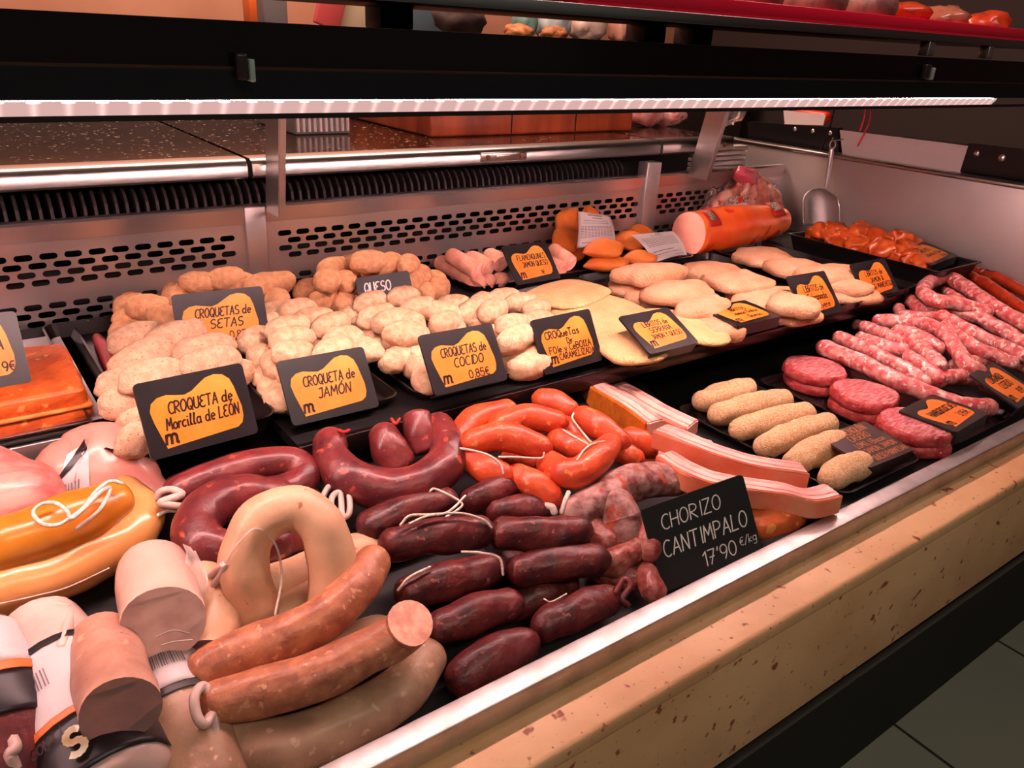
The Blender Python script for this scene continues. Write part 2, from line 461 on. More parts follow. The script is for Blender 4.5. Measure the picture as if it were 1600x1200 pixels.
def led_mat(name, lo, hi):
    m = bpy.data.materials.new(name); m.use_nodes = True; nt = m.node_tree; N = nt.nodes; Lk = nt.links
    for n in list(N): N.remove(n)
    out = N.new('ShaderNodeOutputMaterial'); em = N.new('ShaderNodeEmission'); Lk.new(em.outputs[0], out.inputs[0])
    em.inputs[0].default_value = LED_COLOR + (1,)
    tc = N.new('ShaderNodeTexCoord'); sp = N.new('ShaderNodeSeparateXYZ'); Lk.new(tc.outputs['Object'], sp.inputs[0])
    def mth(op, a, b=None):
        n = N.new('ShaderNodeMath'); n.operation = op
        for i, v in enumerate((a, b)):
            if v is None: continue
            if isinstance(v, (int, float)): n.inputs[i].default_value = v
            else: Lk.new(v, n.inputs[i])
        return n.outputs[0]
    d = mth('ABSOLUTE', mth('SUBTRACT', mth('FRACT', mth('MULTIPLY', sp.outputs[0], 1 / .0225)), .5))
    g = mth('POWER', mth('MAXIMUM', mth('SUBTRACT', 1.0, mth('MULTIPLY', d, 4.2)), 0.0), 2.0)
    Lk.new(mth('ADD', mth('MULTIPLY', g, hi), lo), em.inputs[1])
    return m
b = bmesh.new()
prof = [(.6826, 1.1895), (.6826, 1.1880), (.690, 1.1785), (.703, 1.1775), (.712, 1.1890)]
A = [b.verts.new((XC0 + .02, y, z)) for y, z in prof]; B = [b.verts.new((XLED - .006, y, z)) for y, z in prof]
for i in range(len(prof) - 1):
    f = b.faces.new((A[i], B[i], B[i + 1], A[i + 1])); f.material_index = (2, 1, 0, 0)[i]
bmesh.ops.recalc_face_normals(b, faces=list(b.faces))
led = mesh_obj('led_strip', b, [led_mat('led_glow', LED_STRENGTH * .95, LED_STRENGTH * .95), led_mat('led_channel_glow', .72, .55), led_mat('led_dots', .7, 22.0)], canopy, smooth=False)  # channel face emits its pink sheen and the LED reflections itself
prism('strip_end', [(.683, 1.189), (.683, 1.1866), (.690, 1.1785), (.703, 1.1775), (.712, 1.189)], XLED - .006, XLED - .002, STEEL, canopy)
# flat supports between worktop and canopy
def support(px, y0, label):
    x = aty(px, 300, y0).x
    s = empty('canopy_support', (x, y0, .955), label, 'support', 'flat steel canopy supports')
    b = bmesh.new(); 
    M = Matrix.Identity(4)
    q = [(-.03, .955), (.03, .955), (-.01, 1.16), (-.07, 1.16)]
    vs = []
    for xx in (x - .006, x + .006): vs.append([b.verts.new((xx, y0 + p[0], p[1])) for p in q])
    b.faces.new(vs[0]); b.faces.new(list(reversed(vs[1])))
    for i in range(4): b.faces.new((vs[0][(i + 1) % 4], vs[0][i], vs[1][i], vs[1][(i + 1) % 4]))
    bmesh.ops.recalc_face_normals(b, faces=list(b.faces)); bmesh.ops.bevel(b, geom=list(b.edges), offset=.0015, segments=2, affect='EDGES')
    mesh_obj('flat_bar', b, STEEL2, s, smooth=False)
    box('clamp', x - .011, x + .011, y0 - .075, y0 - .006, 1.148, 1.19, STEEL, s, bev=.002)
    return s
support(428, YB - .04, 'flat steel canopy support standing left, above the panel post')
support(1088, YB - .04, 'slanted flat canopy support at right, near the bagged meat')
# small glass clips on the fascia
def clip(px, py, w_, label):
    p = aty(px, py, .678)
    t = empty('glass_clip', p, label, 'clip', 'clips on the canopy fascia')
    box('clip_body', p.x - w_, p.x + w_ * .2, .672, .6805, p.z - .010, p.z + .010, mat('smoky_plastic', (44, 36, 40), rough=.25), t, bev=.002)
    box('clip_strip', p.x + w_ * .2, p.x + w_ * .75, .670, .6805, p.z - .011, p.z + .006, mat('pale_glass_edge', (150, 170, 168), rough=.2), t, bev=.001)
clip(382, 104, .008, 'small pale clip on the black canopy at left')
clip(1448, 112, .014, 'small dull clip on the black canopy near its right end')
# ================================================================== stroke lettering
def arc(cx, cy, rx, ry, a0, a1, n=8):
    return [(cx + rx * math.cos(math.radians(a0 + (a1 - a0) * i / n)), cy + ry * math.sin(math.radians(a0 + (a1 - a0) * i / n))) for i in range(n + 1)]
# glyphs on a box .6 wide, 1 high
G = {
 'A': [[(0, 0), (.32, 1), (.6, 0)], [(.1, .36), (.52, .36)]],
 'B': [[(0, 0), (0, 1)], [(0, 1)] + arc(.25, .77, .28, .23, 90, -90) + [(0, .54)], [(0, .54)] + arc(.25, .27, .33, .27, 90, -90) + [(0, 0)]],
 'C': [arc(.34, .5, .34, .5, 55, 305, 12)],
 'D': [[(0, 0), (0, 1)] + arc(.1, .5, .48, .5, 90, -90, 10) + [(0, 0)]],
 'E': [arc(.38, .76, .32, .24, 50, 260, 8) + arc(.36, .26, .36, .27, 100, 310, 8)],
 'F': [[(0, 0), (.02, 1), (.55, 1)], [(.02, .52), (.42, .52)]],
 'G': [arc(.34, .5, .34, .5, 55, 320, 12) + [(.6, .45), (.38, .45)]],
 'H': [[(0, 0), (0, 1)], [(.55, 0), (.55, 1)], [(0, .5), (.55, .5)]],
 'I': [[(.15, 0), (.15, 1)]],
 'J': [[(.1, .92), (.45, 1), (.45, .2)] + arc(.25, .2, .2, .2, 0, -150, 6)],
 'L': [[(.05, 1), (0, 0), (.5, .02)]],
 'M': [[(0, 0), (.08, 1), (.35, .35), (.62, 1), (.7, 0)]],
 'N': [[(0, 0), (.03, 1), (.52, 0), (.55, 1)]],
 'O': [arc(.31, .5, .31, .5, 90, 450, 16)],
 'P': [[(0, 0), (0, 1)] + arc(.2, .74, .32, .26, 90, -90, 8) + [(0, .48)]],
 'Q': [arc(.31, .5, .31, .5, 90, 450, 16), [(.32, .3), (.6, -.08)]],
 'R': [[(0, 0), (0, 1)] + arc(.2, .75, .32, .25, 90, -90, 8) + [(.05, .48), (.55, 0)]],
 'S': [arc(.3, .75, .26, .25, 40, 250, 8) + arc(.28, .26, .28, .26, 70, -140, 8)],
 'T': [[(-.02, 1), (.6, 1)], [(.28, 0), (.3, 1)]],
 'U': [[(0, 1), (0, .3)] + arc(.27, .28, .27, .28, 180, 360, 8) + [(.54, 1)]],
 'V': [[(0, 1), (.28, 0), (.56, 1)]],
 'Y': [[(0, 1), (.28, .5), (.56, 1)], [(.28, .5), (.26, 0)]],
 'Z': [[(0, 1), (.55, 1), (0, 0), (.58, 0)]],
 '0': [arc(.28, .5, .28, .5, 90, 450, 16)],
 '1': [[(.05, .78), (.28, 1), (.28, 0)]],
 '3': [arc(.25, .76, .27, .24, 130, -80, 8) + arc(.25, .27, .3, .27, 80, -130, 8)],
 '5': [[(.52, 1), (.08, 1), (.04, .55)] + arc(.26, .31, .29, .31, 130, -140, 10)],
 '7': [[(0, 1), (.52, 1), (.16, 0)], [(.1, .5), (.46, .5)]],
 '8': [arc(.28, .75, .23, .24, 90, 450, 12), arc(.28, .26, .28, .26, 90, 450, 12)],
 '9': [arc(.26, .7, .26, .3, 0, 360, 12) + [(.5, .4), (.3, 0)]],
 '€': [arc(.4, .5, .32, .48, 60, 300, 10), [(0, .6), (.5, .6)], [(0, .42), (.46, .42)]],
 ',': [[(.1, .08), (.02, -.18)]], "'": [[(.12, 1), (.06, .76)]], '.': [[(.06, .0), (.1, .05)]], '/': [[(0, -.1), (.45, 1.05)]], '-': [[(0, .45), (.3, .45)]],
 '&': [[(.55, 0), (.12, .72)] + arc(.27, .8, .17, .2, 180, 0, 6) + [(.02, .28)] + arc(.22, .22, .2, .22, 180, 320, 6) + [(.55, .4)]],
 'a': [arc(.25, .28, .25, .28, 60, 420, 12), [(.5, .56), (.5, .1), (.6, 0)]],
 'b': [[(.02, 1), (0, 0)], arc(.25, .28, .25, .28, 180, 540, 12)],
 'c': [arc(.28, .28, .26, .28, 55, 310, 10)],
 'd': [arc(.25, .28, .25, .28, 30, 390, 12), [(.52, 1), (.5, .05), (.6, 0)]],
 'e': [[(.03, .28), (.48, .34)] + arc(.26, .29, .24, .28, 15, 310, 10)],
 'g': [arc(.25, .3, .25, .27, 40, 400, 12), [(.5, .56), (.5, -.2)] + arc(.27, -.2, .23, .2, 0, -150, 6)],
 'i': [[(.1, .55), (.12, .05), (.25, 0)], [(.1, .78), (.12, .82)]],
 'k': [[(.02, 1), (0, 0)], [(.42, .55), (.05, .25), (.45, 0)]],
 'l': [[(.06, 0), (.04, .3), (.2, .95), (.1, 1), (.06, .3), (.12, .02), (.28, .04)]],
 'm': [[(0, 0), (.03, .55)] + arc(.17, .38, .14, .17, 170, 0, 6) + [(.31, 0)], [(.31, .35)] + arc(.46, .38, .15, .17, 170, 0, 6) + [(.62, .05), (.7, 0)]],
 'n': [[(0, 0), (.02, .55)] + arc(.22, .34, .2, .2, 160, 0, 6) + [(.43, 0)]],
 'o': [arc(.25, .28, .25, .28, 90, 450, 12)],
 'r': [[(0, 0), (.03, .55)], [(.03, .36)] + arc(.2, .34, .17, .2, 160, 50, 5)],
 's': [arc(.22, .42, .18, .14, 40, 250, 6) + arc(.2, .15, .2, .15, 70, -140, 6)],
 't': [[(.15, .9), (.13, .1), (.3, 0)], [(0, .6), (.32, .6)]],
 'u': [[(0, .55), (.02, .15)] + arc(.2, .15, .18, .15, 180, 340, 6) + [(.4, .55), (.42, 0)]],
 'y': [[(0, .55), (.22, .05)], [(.45, .55), (.12, -.35)]],
 'v': [[(0, .55), (.2, 0), (.42, .55)]], 'p': [[(0, .55), (0, -.35)], arc(.25, .28, .25, .28, 180, 540, 12)],
 'z': [[(0, .55), (.4, .55), (0, 0), (.42, 0)]],
}
G['Ó'] = G['O'] + [[(.3, 1.12), (.44, 1.3)]]; G['ú'] = G['u'] + [[(.2, .68), (.3, .85)]]; G['Í'] = G['I'] + [[(.15, 1.12), (.28, 1.3)]]
def text_w(s):
    x = 0
    for ch in s:
        if ch == ' ': x += .42; continue
        x += max(p[0] for st in G[ch] for p in st) + .17
    return x
def ribbon(bm, pts, wd, M):
    """flat round-jointed stroke in the local xy plane"""
    for i in range(len(pts) - 1):
        a = Vector((pts[i][0], pts[i][1], 0)); c = Vector((pts[i + 1][0], pts[i + 1][1], 0)); d = c - a
        if d.length < 1e-7: continue
        d.normalize(); n = Vector((-d.y, d.x, 0)) * wd / 2; e = d * wd * .3
        vs = [bm.verts.new(M @ p) for p in (a - e * .9 - n, a - e * .9 + n, c + e * .9 + n, c + e * .9 - n)]
        f = bm.faces.new(vs); f.normal_update()
def lettering(lines, parent, M, m, wd=.12, name='lettering'):
    """lines: (text, centre x, baseline y, cap height, max width, slant, rise)"""
    bm = bmesh.new()
    for (s, cx, y, h, mw, sl, rise) in lines:
        tw = text_w(s) * h; k = min(1.0, mw / tw); x = cx - tw * k / 2
        for ch in s:
            if ch == ' ': x += .42 * h * k; continue
            gw = max(p[0] for st in G[ch] for p in st)
            for st in G[ch]:
                pts = [(x + (p[0] + sl * p[1]) * h * k, y + p[1] * h + rise * (x - cx)) for p in st]
                ribbon(bm, pts, wd * h, M)
            x += (gw + .17) * h * k
    bm.normal_update()
    o = mesh_obj(name, bm, m, parent, smooth=False)
    return o
# ================================================================== price cards
def yellow_outline(w_, h_):
    """wavy two-hump patch like a cloud: square left foot, rounded right foot; unit card coordinates"""
    P = [(.16, .10)]
    P += [(.10, .45), (.085, .60), (.11, .705), (.17, .765), (.25, .78), (.33, .755), (.41, .735), (.48, .765), (.55, .83), (.63, .90), (.71, .92), (.79, .895), (.845, .82), (.87, .70),
          (.885, .55), (.90, .42), (.895, .29), (.87, .20), (.82, .155)]
    return [((p[0] - .5) * w_, p[1] * h_) for p in P]
def card(name, label, pos, xd, up, lines, W=.115, H=.08, body=CARD, patch=YEL, ink=INK, logo=True, wd=.15, thick=.003, shape=None, group='price cards'):
    xd = Vector(xd).normalized(); up = Vector(up); up = (up - xd * up.dot(xd)).normalized(); n = xd.cross(up)
    M = Matrix.Identity(4)
    for i in range(3): M[i][0] = xd[i]; M[i][1] = up[i]; M[i][2] = n[i]; M[i][3] = pos[i]
    t = empty(name, pos, label, 'price tag', group)
    cb = bmesh.new(); r = .005; out = []
    for (cx, cy, a0) in ((W / 2 - r, H - r, 0), (-W / 2 + r, H - r, 90), (-W / 2 + r, r, 180), (W / 2 - r, r, 270)):
        for k in range(4): a = math.radians(a0 + 30 * k); out.append((cx + r * math.cos(a), cy + r * math.sin(a)))
    f0 = [cb.verts.new((p[0], p[1], 0)) for p in out]; f1 = [cb.verts.new((p[0], p[1], -thick)) for p in out]
    cb.faces.new(f0); cb.faces.new(list(reversed(f1)))
    for i in range(len(out)): cb.faces.new((f0[(i + 1) % len(out)], f0[i], f1[i], f1[(i + 1) % len(out)]))
    bmesh.ops.recalc_face_normals(cb, faces=list(cb.faces)); cb.transform(M)
    mesh_obj('card', cb, body, t, smooth=False)
    # folded foot that props the card
    fb = box_bm(-W / 2 + .004, W / 2 - .004, .0, .0025, -.020, -thick, 0); fb.transform(M); mesh_obj('foot', fb, body, t, smooth=False)
    if patch is not None:
        pb = bmesh.new(); vs = [pb.verts.new((p[0], p[1], .0003)) for p in yellow_outline(W, H)]; f = pb.faces.new(vs)
        bmesh.ops.triangulate(pb, faces=[f]); bmesh.ops.recalc_face_normals(pb, faces=list(pb.faces))
        pb.normal_update()
        if sum(ff.normal.z for ff in pb.faces) < 0: bmesh.ops.reverse_faces(pb, faces=list(pb.faces))
        pb.transform(M); mesh_obj('wavy_patch', pb, patch, t, smooth=False)
        if logo: lettering([('m', -.275 * W, .15 * H, .22 * H, .2 * W, .1, 0)], t, M @ Tr((0, 0, .0006)), INK, wd=.17, name='logo')
    lettering([(s, cx * W, y * H, h * H, mw * W, sl, rise) for (s, cx, y, h, mw, sl, rise) in lines], t, M @ Tr((0, 0, .0007)), ink, wd=wd)
    return t
# ================================================================== breaded croquettes
def crumb(name, c1, c2, spots=None): return mat(name, c1, c2, 90, rough=.9, bump=.45, bscale=420, spots=spots, rnd=.12, spec=.15)
CR_PALE = crumb('pale_crumb', (216, 168, 130), (234, 200, 166))
CR_TAN = crumb('tan_crumb', (200, 142, 104), (220, 166, 124))
CR_SPECK = crumb('speckled_crumb', (216, 178, 148), (196, 154, 124), spots=((140, 108, 92), 330, .64))
CR_GOLD = mat('golden_crumb', (220, 168, 122), (236, 198, 158), 260, rough=.85, bump=.7, bscale=520, spots=((206, 146, 92), 300, .62), spec=.2)
CROQ = {}
def croq_mesh(kind, v, m):
    key = (kind, v, m.name)
    if key not in CROQ:
        dims = {'oval': (.0315, .0190, .0185), 'round': (.0245, .0205, .0205), 'long': (.040, .0205, .0195)}[kind]
        b = blob_bm(dims[0], dims[1], dims[2], 4, .10, 3.4, seed=v + len(kind), power=.93)
        me = bpy.data.meshes.new('croquette'); 
        for f in b.faces: f.smooth = True
        b.to_mesh(me); b.free(); me.materials.append(m); CROQ[key] = me
    return CROQ[key]
def croq(x, y, h, yaw, m, kind, v, s, label, group):
    p = U(x, y, h)
    o = bpy.data.objects.new('croquette', croq_mesh(kind, v, m)); sc.collection.objects.link(o)
    o.location = p; o.rotation_euler = (random.uniform(-.15, .15), random.uniform(-.15, .15), math.radians(yaw)); o.scale = (s, s, s)
    return tag(o, label, 'croquette', group)
def heap(where, group, adj, m, items, kind='oval', noun='croquette', band=24, s=1.0):
    """items (px, py, height, yaw); each labelled by its place, counted from the front row and from the left"""
    rnd = random.Random(len(where))
    it = sorted(items, key=lambda q: -q[1]); rows = []; 
    for q in it:
        if rows and rows[-1][0][1] - q[1] < band: rows[-1].append(q)
        else: rows.append([q])
    for ri, row in enumerate(rows):
        row.sort(key=lambda q: q[0])
        for ci, q in enumerate(row):
            pos = f'{ORD[ci]} from left' if len(row) > 1 else 'alone'
            lab = f'{adj} croquette {where}, {pos}, {ORD[ri]} row from front'
            kd = q[4] if len(q) > 4 else kind
            croq(q[0], q[1], q[2], q[3] + rnd.uniform(-10, 10), m, kd, rnd.randrange(5), s * rnd.uniform(.94, 1.05), lab, group)
random.seed(4)
def tray(x0, x1, y0, y1, z, label, hgt=.014, name='serving_tray', cat='tray', m=TRAYM, rim=.010, group='black trays on the upper deck', slope=.0):
    t = empty(name, ((x0 + x1) / 2, (y0 + y1) / 2, z), label, cat, group)
    def loop(bm, a, b_, c, d, zz, r, n=5):
        out = []
        for (cx, cy, a0) in ((b_ - r, d - r, 0), (a + r, d - r, 90), (a + r, c + r, 180), (b_ - r, c + r, 270)):
            for k in range(n): an = math.radians(a0 + 90 * k / (n - 1)); out.append(bm.verts.new((cx + r * math.cos(an), cy + r * math.sin(an), zz)))
        return out
    bm = bmesh.new(); i = rim
    L = [loop(bm, x0 + i, x1 - i, y0 + i, y1 - i, z, .014), loop(bm, x0 + .002, x1 - .002, y0 + .002, y1 - .002, z + hgt, .018), loop(bm, x0, x1, y0, y1, z + hgt + .0015, .02),
         loop(bm, x0 + .003, x1 - .003, y0 + .003, y1 - .003, z + hgt + .002, .017), loop(bm, x0 + i, x1 - i, y0 + i, y1 - i, z + .0025, .013)]
    bm.faces.new(list(reversed(L[0]))); bm.faces.new(L[-1])
    for k in range(4):
        for j in range(len(L[0])):
            bm.faces.new((L[k][j], L[k][(j + 1) % len(L[0])], L[k + 1][(j + 1) % len(L[0])], L[k + 1][j]))
    bmesh.ops.recalc_face_normals(bm, faces=list(bm.faces))
    mesh_obj('tray_body', bm, m, t, smooth=False)
    return t
def trpx(fl, fr, back, label, hgt=.014, **k):
    a = U(*fl, .0); c = U(*fr, .0); d = U(*back, hgt)
    print('TRAY', label[:40], 'x %.3f..%.3f  y %.3f %.3f back %.3f' % (a.x, c.x, a.y, c.y, d.y))
    return tray(a.x, c.x, (a.y + c.y) / 2, min(d.y, 1.135), UDZ + .0005, label, hgt, **k)
# ================================================================== upper deck: trays
ztop = UDZ + .0005
tray(.101, .292, .842, 1.30, ztop, 'black tray holding the morcilla and mushroom croquettes, at left', .022)
tray(.305, .452, .832, 1.08, ztop, 'black tray holding the ham croquettes')
tray(.470, .636, .820, 1.09, ztop, 'black tray holding the cocido croquettes, crumbs on its left edge')
tray(.648, .790, .803, 1.09, ztop, 'black tray holding the foie croquettes')
tray(.43, .735, 1.105, 1.325, ztop, 'black tray of cheese croquettes against the perforated panel')
tray(.800, .990, .763, 1.15, ztop, 'black tray under the broad thin breaded escalopes')
tray(1.025, 1.215, .772, 1.165, ztop, 'black tray under the card lying flat, with plump breaded fillets')
tray(1.237, 1.440, .774, 1.18, ztop, 'black tray behind the Sobrasada Gruyere card')
tray(1.462, 1.650, .780, 1.20, ztop, 'black tray behind the Queso Manchego fillets card')
tray(.795, 1.12, 1.185, 1.33, ztop, 'black tray of pink ham rolls against the panel')
tray(1.14, 1.385, 1.165, 1.322, ztop, 'black tray under the orange turnovers')
def deep_tray(x0, x1, y0, y1, z, h):
    t = empty('deep_tray', ((x0 + x1) / 2, (y0 + y1) / 2, z), 'deep black tray of orange marinated meat chunks beside end wall', 'tray')
    bm = bmesh.new()
    def q(i, zz): return [bm.verts.new(p) for p in ((x0 + i, y0 + i, zz), (x1 - i, y0 + i, zz), (x1 - i, y1 - i, zz), (x0 + i, y1 - i, zz))]
    L = [q(.012, z), q(.001, z + h - .003), q(-.004, z + h - .002), q(-.004, z + h), q(.003, z + h), q(.014, z + .004)]
    bm.faces.new(list(reversed(L[0]))); bm.faces.new(L[-1])
    for a, c in zip(L, L[1:]):
        for j in range(4): bm.faces.new((a[j], a[(j + 1) % 4], c[(j + 1) % 4], c[j]))
    bmesh.ops.recalc_face_normals(bm, faces=list(bm.faces)); bmesh.ops.bevel(bm, geom=list(bm.edges), offset=.002, segments=2, affect='EDGES')
    mesh_obj('tray_body', bm, BLACK, t, smooth=False)
PX0, PX1, PY0, PY1, PH = 1.668, 1.845, .765, 1.13, .046
deep_tray(PX0, PX1, PY0, PY1, ztop, PH)

# ================================================================== croquettes, heap by heap (px, py, height above deck, yaw)
heap('behind the Setas card', 'mushroom croquettes', 'tan', CR_TAN,
     [(201, 476, .05, 35), (230, 480, .062, -40), (257, 495, .058, -60), (209, 497, .04, 20), (202, 512, .03, 30), (311, 441, .07, -20), (353, 435, .075, -25), (374, 442, .066, -20),
      (274, 462, .05, 60), (410, 445, .072, 10), (431, 443, .06, 10), (434, 470, .055, 80, 'round'), (300, 470, .03, 0), (240, 505, .03, 40), (340, 460, .03, 0), (382, 462, .04, 15)])
heap('behind the Morcilla card', 'morcilla croquettes', 'big grey-speckled', CR_SPECK,
     [(213, 528, .045, 10, 'long'), (274, 527, .058, 20, 'long'), (222, 562, .065, 12, 'long'), (318, 548, .062, 18, 'long'), (326, 568, .066, 16, 'long'), (237, 588, .066, 12, 'long'),
      (205, 598, .050, 20, 'long'), (206, 622, .040, 25, 'long'), (214, 652, .022, 40), (213, 688, .022, 50), (300, 590, .05, 10, 'long'), (350, 590, .04, 10, 'long'), (262, 560, .03, 0, 'long')], s=1.06)
heap('behind the Jamón card', 'ham croquettes', 'pale', CR_PALE,
     [(406, 505, .055, 10), (398, 531, .045, 30), (430, 490, .05, 15), (464, 485, .06, 5), (489, 499, .055, -10), (449, 513, .066, 8), (517, 508, .06, 8), (456, 531, .07, 8), (536, 530, .066, 6),
      (563, 546, .056, -30), (457, 552, .07, 8), (520, 548, .07, 5), (409, 560, .045, 60, 'round'), (414, 579, .034, 50), (430, 570, .05, 70), (428, 606, .022, 60, 'round'), (437, 620, .022, 70),
      (450, 500, .03, 0), (500, 530, .035, 0), (470, 580, .05, 0), (540, 560, .045, 0)])
heap('around the Queso Manchego slate', 'cheese croquettes', 'tan', CR_TAN,
     [(478, 455, .03, 60), (512, 438, .075, 40, 'round'), (520, 420, .072, 30), (505, 472, .032, 0, 'round'), (536, 472, .032, 70), (541, 441, .06, 60), (577, 409, .09, -10), (606, 412, .08, 20), (550, 416, .06, 60, 'round'),
      (590, 428, .06, 10), (638, 414, .078, 40), (656, 432, .055, 70, 'round'), (642, 440, .055, 40), (662, 456, .036, 70), (684, 451, .036, 40, 'round'), (672, 437, .03, 0), (615, 440, .035, 30), (575, 455, .035, 0), (560, 470, .024, 0), (610, 465, .026, 20), (640, 462, .026, 40)], kind='oval', s=1.04)
heap('behind the Cocido card', 'cocido croquettes', 'creamy', CR_PALE,
     [(578, 473, .058, 15), (588, 495, .066, 8), (630, 464, .060, 5), (652, 482, .064, 10), (688, 487, .06, -20), (615, 503, .07, -25), (644, 508, .068, 60, 'round'), (634, 522, .07, -20), (696, 505, .06, 8), (547, 495, .035, 60), (563, 513, .034, 50, 'round'),
      (584, 531, .036, 80), (611, 542, .03, 70), (621, 561, .04, 10), (648, 527, .05, 60, 'round'), (652, 571, .03, 70, 'round'), (656, 552, .04, 60), (664, 595, .022, 60), (640, 545, .03, 40), (700, 520, .045, 5), (610, 520, .035, 0), (720, 500, .04, 0)])
heap('left of the Foie card', 'foie croquettes', 'floury', CR_PALE,
     [(709, 477, .045, -30), (752, 474, .055, 25), (787, 467, .052, -20), (814, 474, .05, -10), (733, 489, .05, 30), (770, 486, .062, 15), (838, 484, .05, 10), (800, 508, .062, 5), (806, 530, .058, 0, 'long'), (812, 556, .030, 0, 'long'), (838, 503, .04, 0), (760, 505, .04, 0), (830, 570, .022, 0, 'long'), (778, 520, .03, 0)])

# ================================================================== flat breaded pieces
BR_FLAT = mat('breaded_escalope', (232, 188, 136), (222, 172, 122), 30, rough=.9, bump=.7, bscale=260, spec=.2)
BR_PALE = mat('breaded_fillet', (226, 172, 136), (212, 150, 112), 18, rough=.9, bump=.8, bscale=260, spec=.2, spots=((206, 138, 96), 26, .68))
def slab(name, label, cat, group, px, rx, ry, th, yaw, h, m, seed, amp=.2, dome=.3, tilt=(0, 0), pl=U):
    """irregular flat piece with a rounded, crumbly edge"""
    b = bmesh.new(); n = 40; rings = []
    sv = Vector((seed * 3.3, seed * 1.9, 0))
    for (s, z) in ((.86, -.5), (.97, -.36), (1.0, 0), (.97, .36), (.88, .5), (.6, .5 + dome * .6), (.3, .5 + dome * .9)):
        row = []
        for j in range(n):
            a = 2 * math.pi * j / n; c, s_ = math.cos(a), math.sin(a)
            k = 1 + amp * mn.noise(Vector((c * 1.1, s_ * 1.1, 0)) + sv) + .025 * mn.noise(Vector((c * 9, s_ * 9, z)) + sv)
            ex = .78
            cx = math.copysign(abs(c) ** ex, c); sy = math.copysign(abs(s_) ** ex, s_)
            row.append(b.verts.new((cx * rx * s * k, sy * ry * s * k, z * th + .15 * th * mn.noise(Vector((c * s * 2, s_ * s * 2, 1)) + sv))))
        rings.append(row)
    for A, B in zip(rings, rings[1:]):
        for j in range(n): b.faces.new((A[j], A[(j + 1) % n], B[(j + 1) % n], B[j]))
    b.faces.new(list(reversed(rings[0])))
    c = b.verts.new((0, 0, th * (.5 + dome)))
    for j in range(n): b.faces.new((rings[-1][j], rings[-1][(j + 1) % n], c))
    b.transform(Tr(pl(px[0], px[1], h)) @ Rz(math.radians(yaw)) @ Rx(math.radians(tilt[0])) @ Ry(math.radians(tilt[1])))
    return tag(mesh_obj(name, b, m), label, cat, group)
ge = 'breaded escalopes in the middle trays'
slab('breaded_escalope', 'thin breaded escalope lowest in the pile under the foie card corner', 'escalope', ge, (900, 490), .075, .10, .008, 0, .014, BR_FLAT, 1, .12)
slab('breaded_escalope', 'tan breaded escalope second from top, edge showing behind the foie card', 'escalope', ge, (888, 470), .085, .065, .008, 12, .030, BR_FLAT, 2, .1)
slab('breaded_escalope', 'wide tan breaded escalope, topmost and rearmost of the middle pile', 'escalope', ge, (887, 459), .088, .06, .008, 14, .042, BR_FLAT, 3, .1)
slab('breaded_escalope', 'large smooth breaded escalope right of the foie card', 'escalope', ge, (950, 500), .085, .12, .010, -12, .030, BR_FLAT, 4, .12, tilt=(3, 0))
slab('breaded_escalope', 'breaded escalope with ragged browned front edge, left of the shiny card', 'escalope', ge, (983, 542), .055, .05, .012, -20, .026, BR_FLAT, 5, .15, tilt=(8, 0))
slab('breaded_escalope', 'pale breaded escalope poking out right of the shiny card', 'escalope', ge, (1066, 510), .075, .075, .010, -35, .028, BR_FLAT, 6, .15, tilt=(0, 4))
gl = 'stuffed breaded fillets in the right trays'
def fillet(label, px, rx, ry, th, yaw, h, seed, **k): slab('breaded_fillet', label, 'breaded fillet', gl, px, rx, ry, th, yaw, h, BR_PALE, seed, amp=.42, dome=.32, **k)
fillet('plump teardrop breaded fillet on top, just below the fallen recipe slip', (1017, 429), .068, .034, .026, -12, .052, 7)
fillet('breaded fillet underneath the plump teardrop fillet', (990, 450), .06, .045, .016, 15, .024, 8)
fillet('breaded fillet with a browned left flank, below the teardrop fillet', (1064, 458), .066, .042, .024, -14, .046, 9)
fillet('thin pinkish breaded fillet squeezed under the browned one', (1020, 470), .05, .04, .016, -30, .022, 10)
fillet('breaded fillet with brown tip, behind the card lying flat', (1100, 481), .07, .035, .022, 18, .036, 11)
fillet('small rounded breaded fillet peeking out under the flat-lying card', (1118, 517), .045, .045, .022, -10, .018, 12)
fillet('broad flat breaded fillet in front of the orange-wrapped ham', (1118, 428), .072, .06, .02, -8, .032, 13)
fillet('broad breaded fillet with pointed right tip, middle of third tray', (1152, 440), .066, .055, .018, -14, .046, 14)
fillet('long breaded fillet sloping left of the Sobrasada card', (1200, 468), .085, .05, .02, -18, .030, 15)
fillet('small folded breaded fillet touching left edge of the Sobrasada card', (1238, 477), .045, .05, .022, 10, .040, 16)
fillet('breaded fillet beneath the folded one, low behind Sobrasada card', (1235, 495), .06, .04, .014, -10, .016, 17)
fillet('breaded fillet nearest the orange-wrapped ham, rear of fourth tray', (1190, 402), .070, .055, .022, -14, .034, 18)
fillet('breaded fillet in the middle of the row, above the Sobrasada card', (1240, 420), .06, .045, .022, -20, .040, 19)
fillet('breaded fillet with flared end between the two rightmost standing cards', (1300, 430), .075, .045, .022, -16, .040, 20)
fillet('breaded fillet resting against the left edge of the Queso Manchego card', (1322, 448), .05, .045, .02, -20, .028, 21)
fillet('pale breaded fillet lowest, between the two standing cards', (1325, 462), .07, .04, .014, -24, .014, 22)

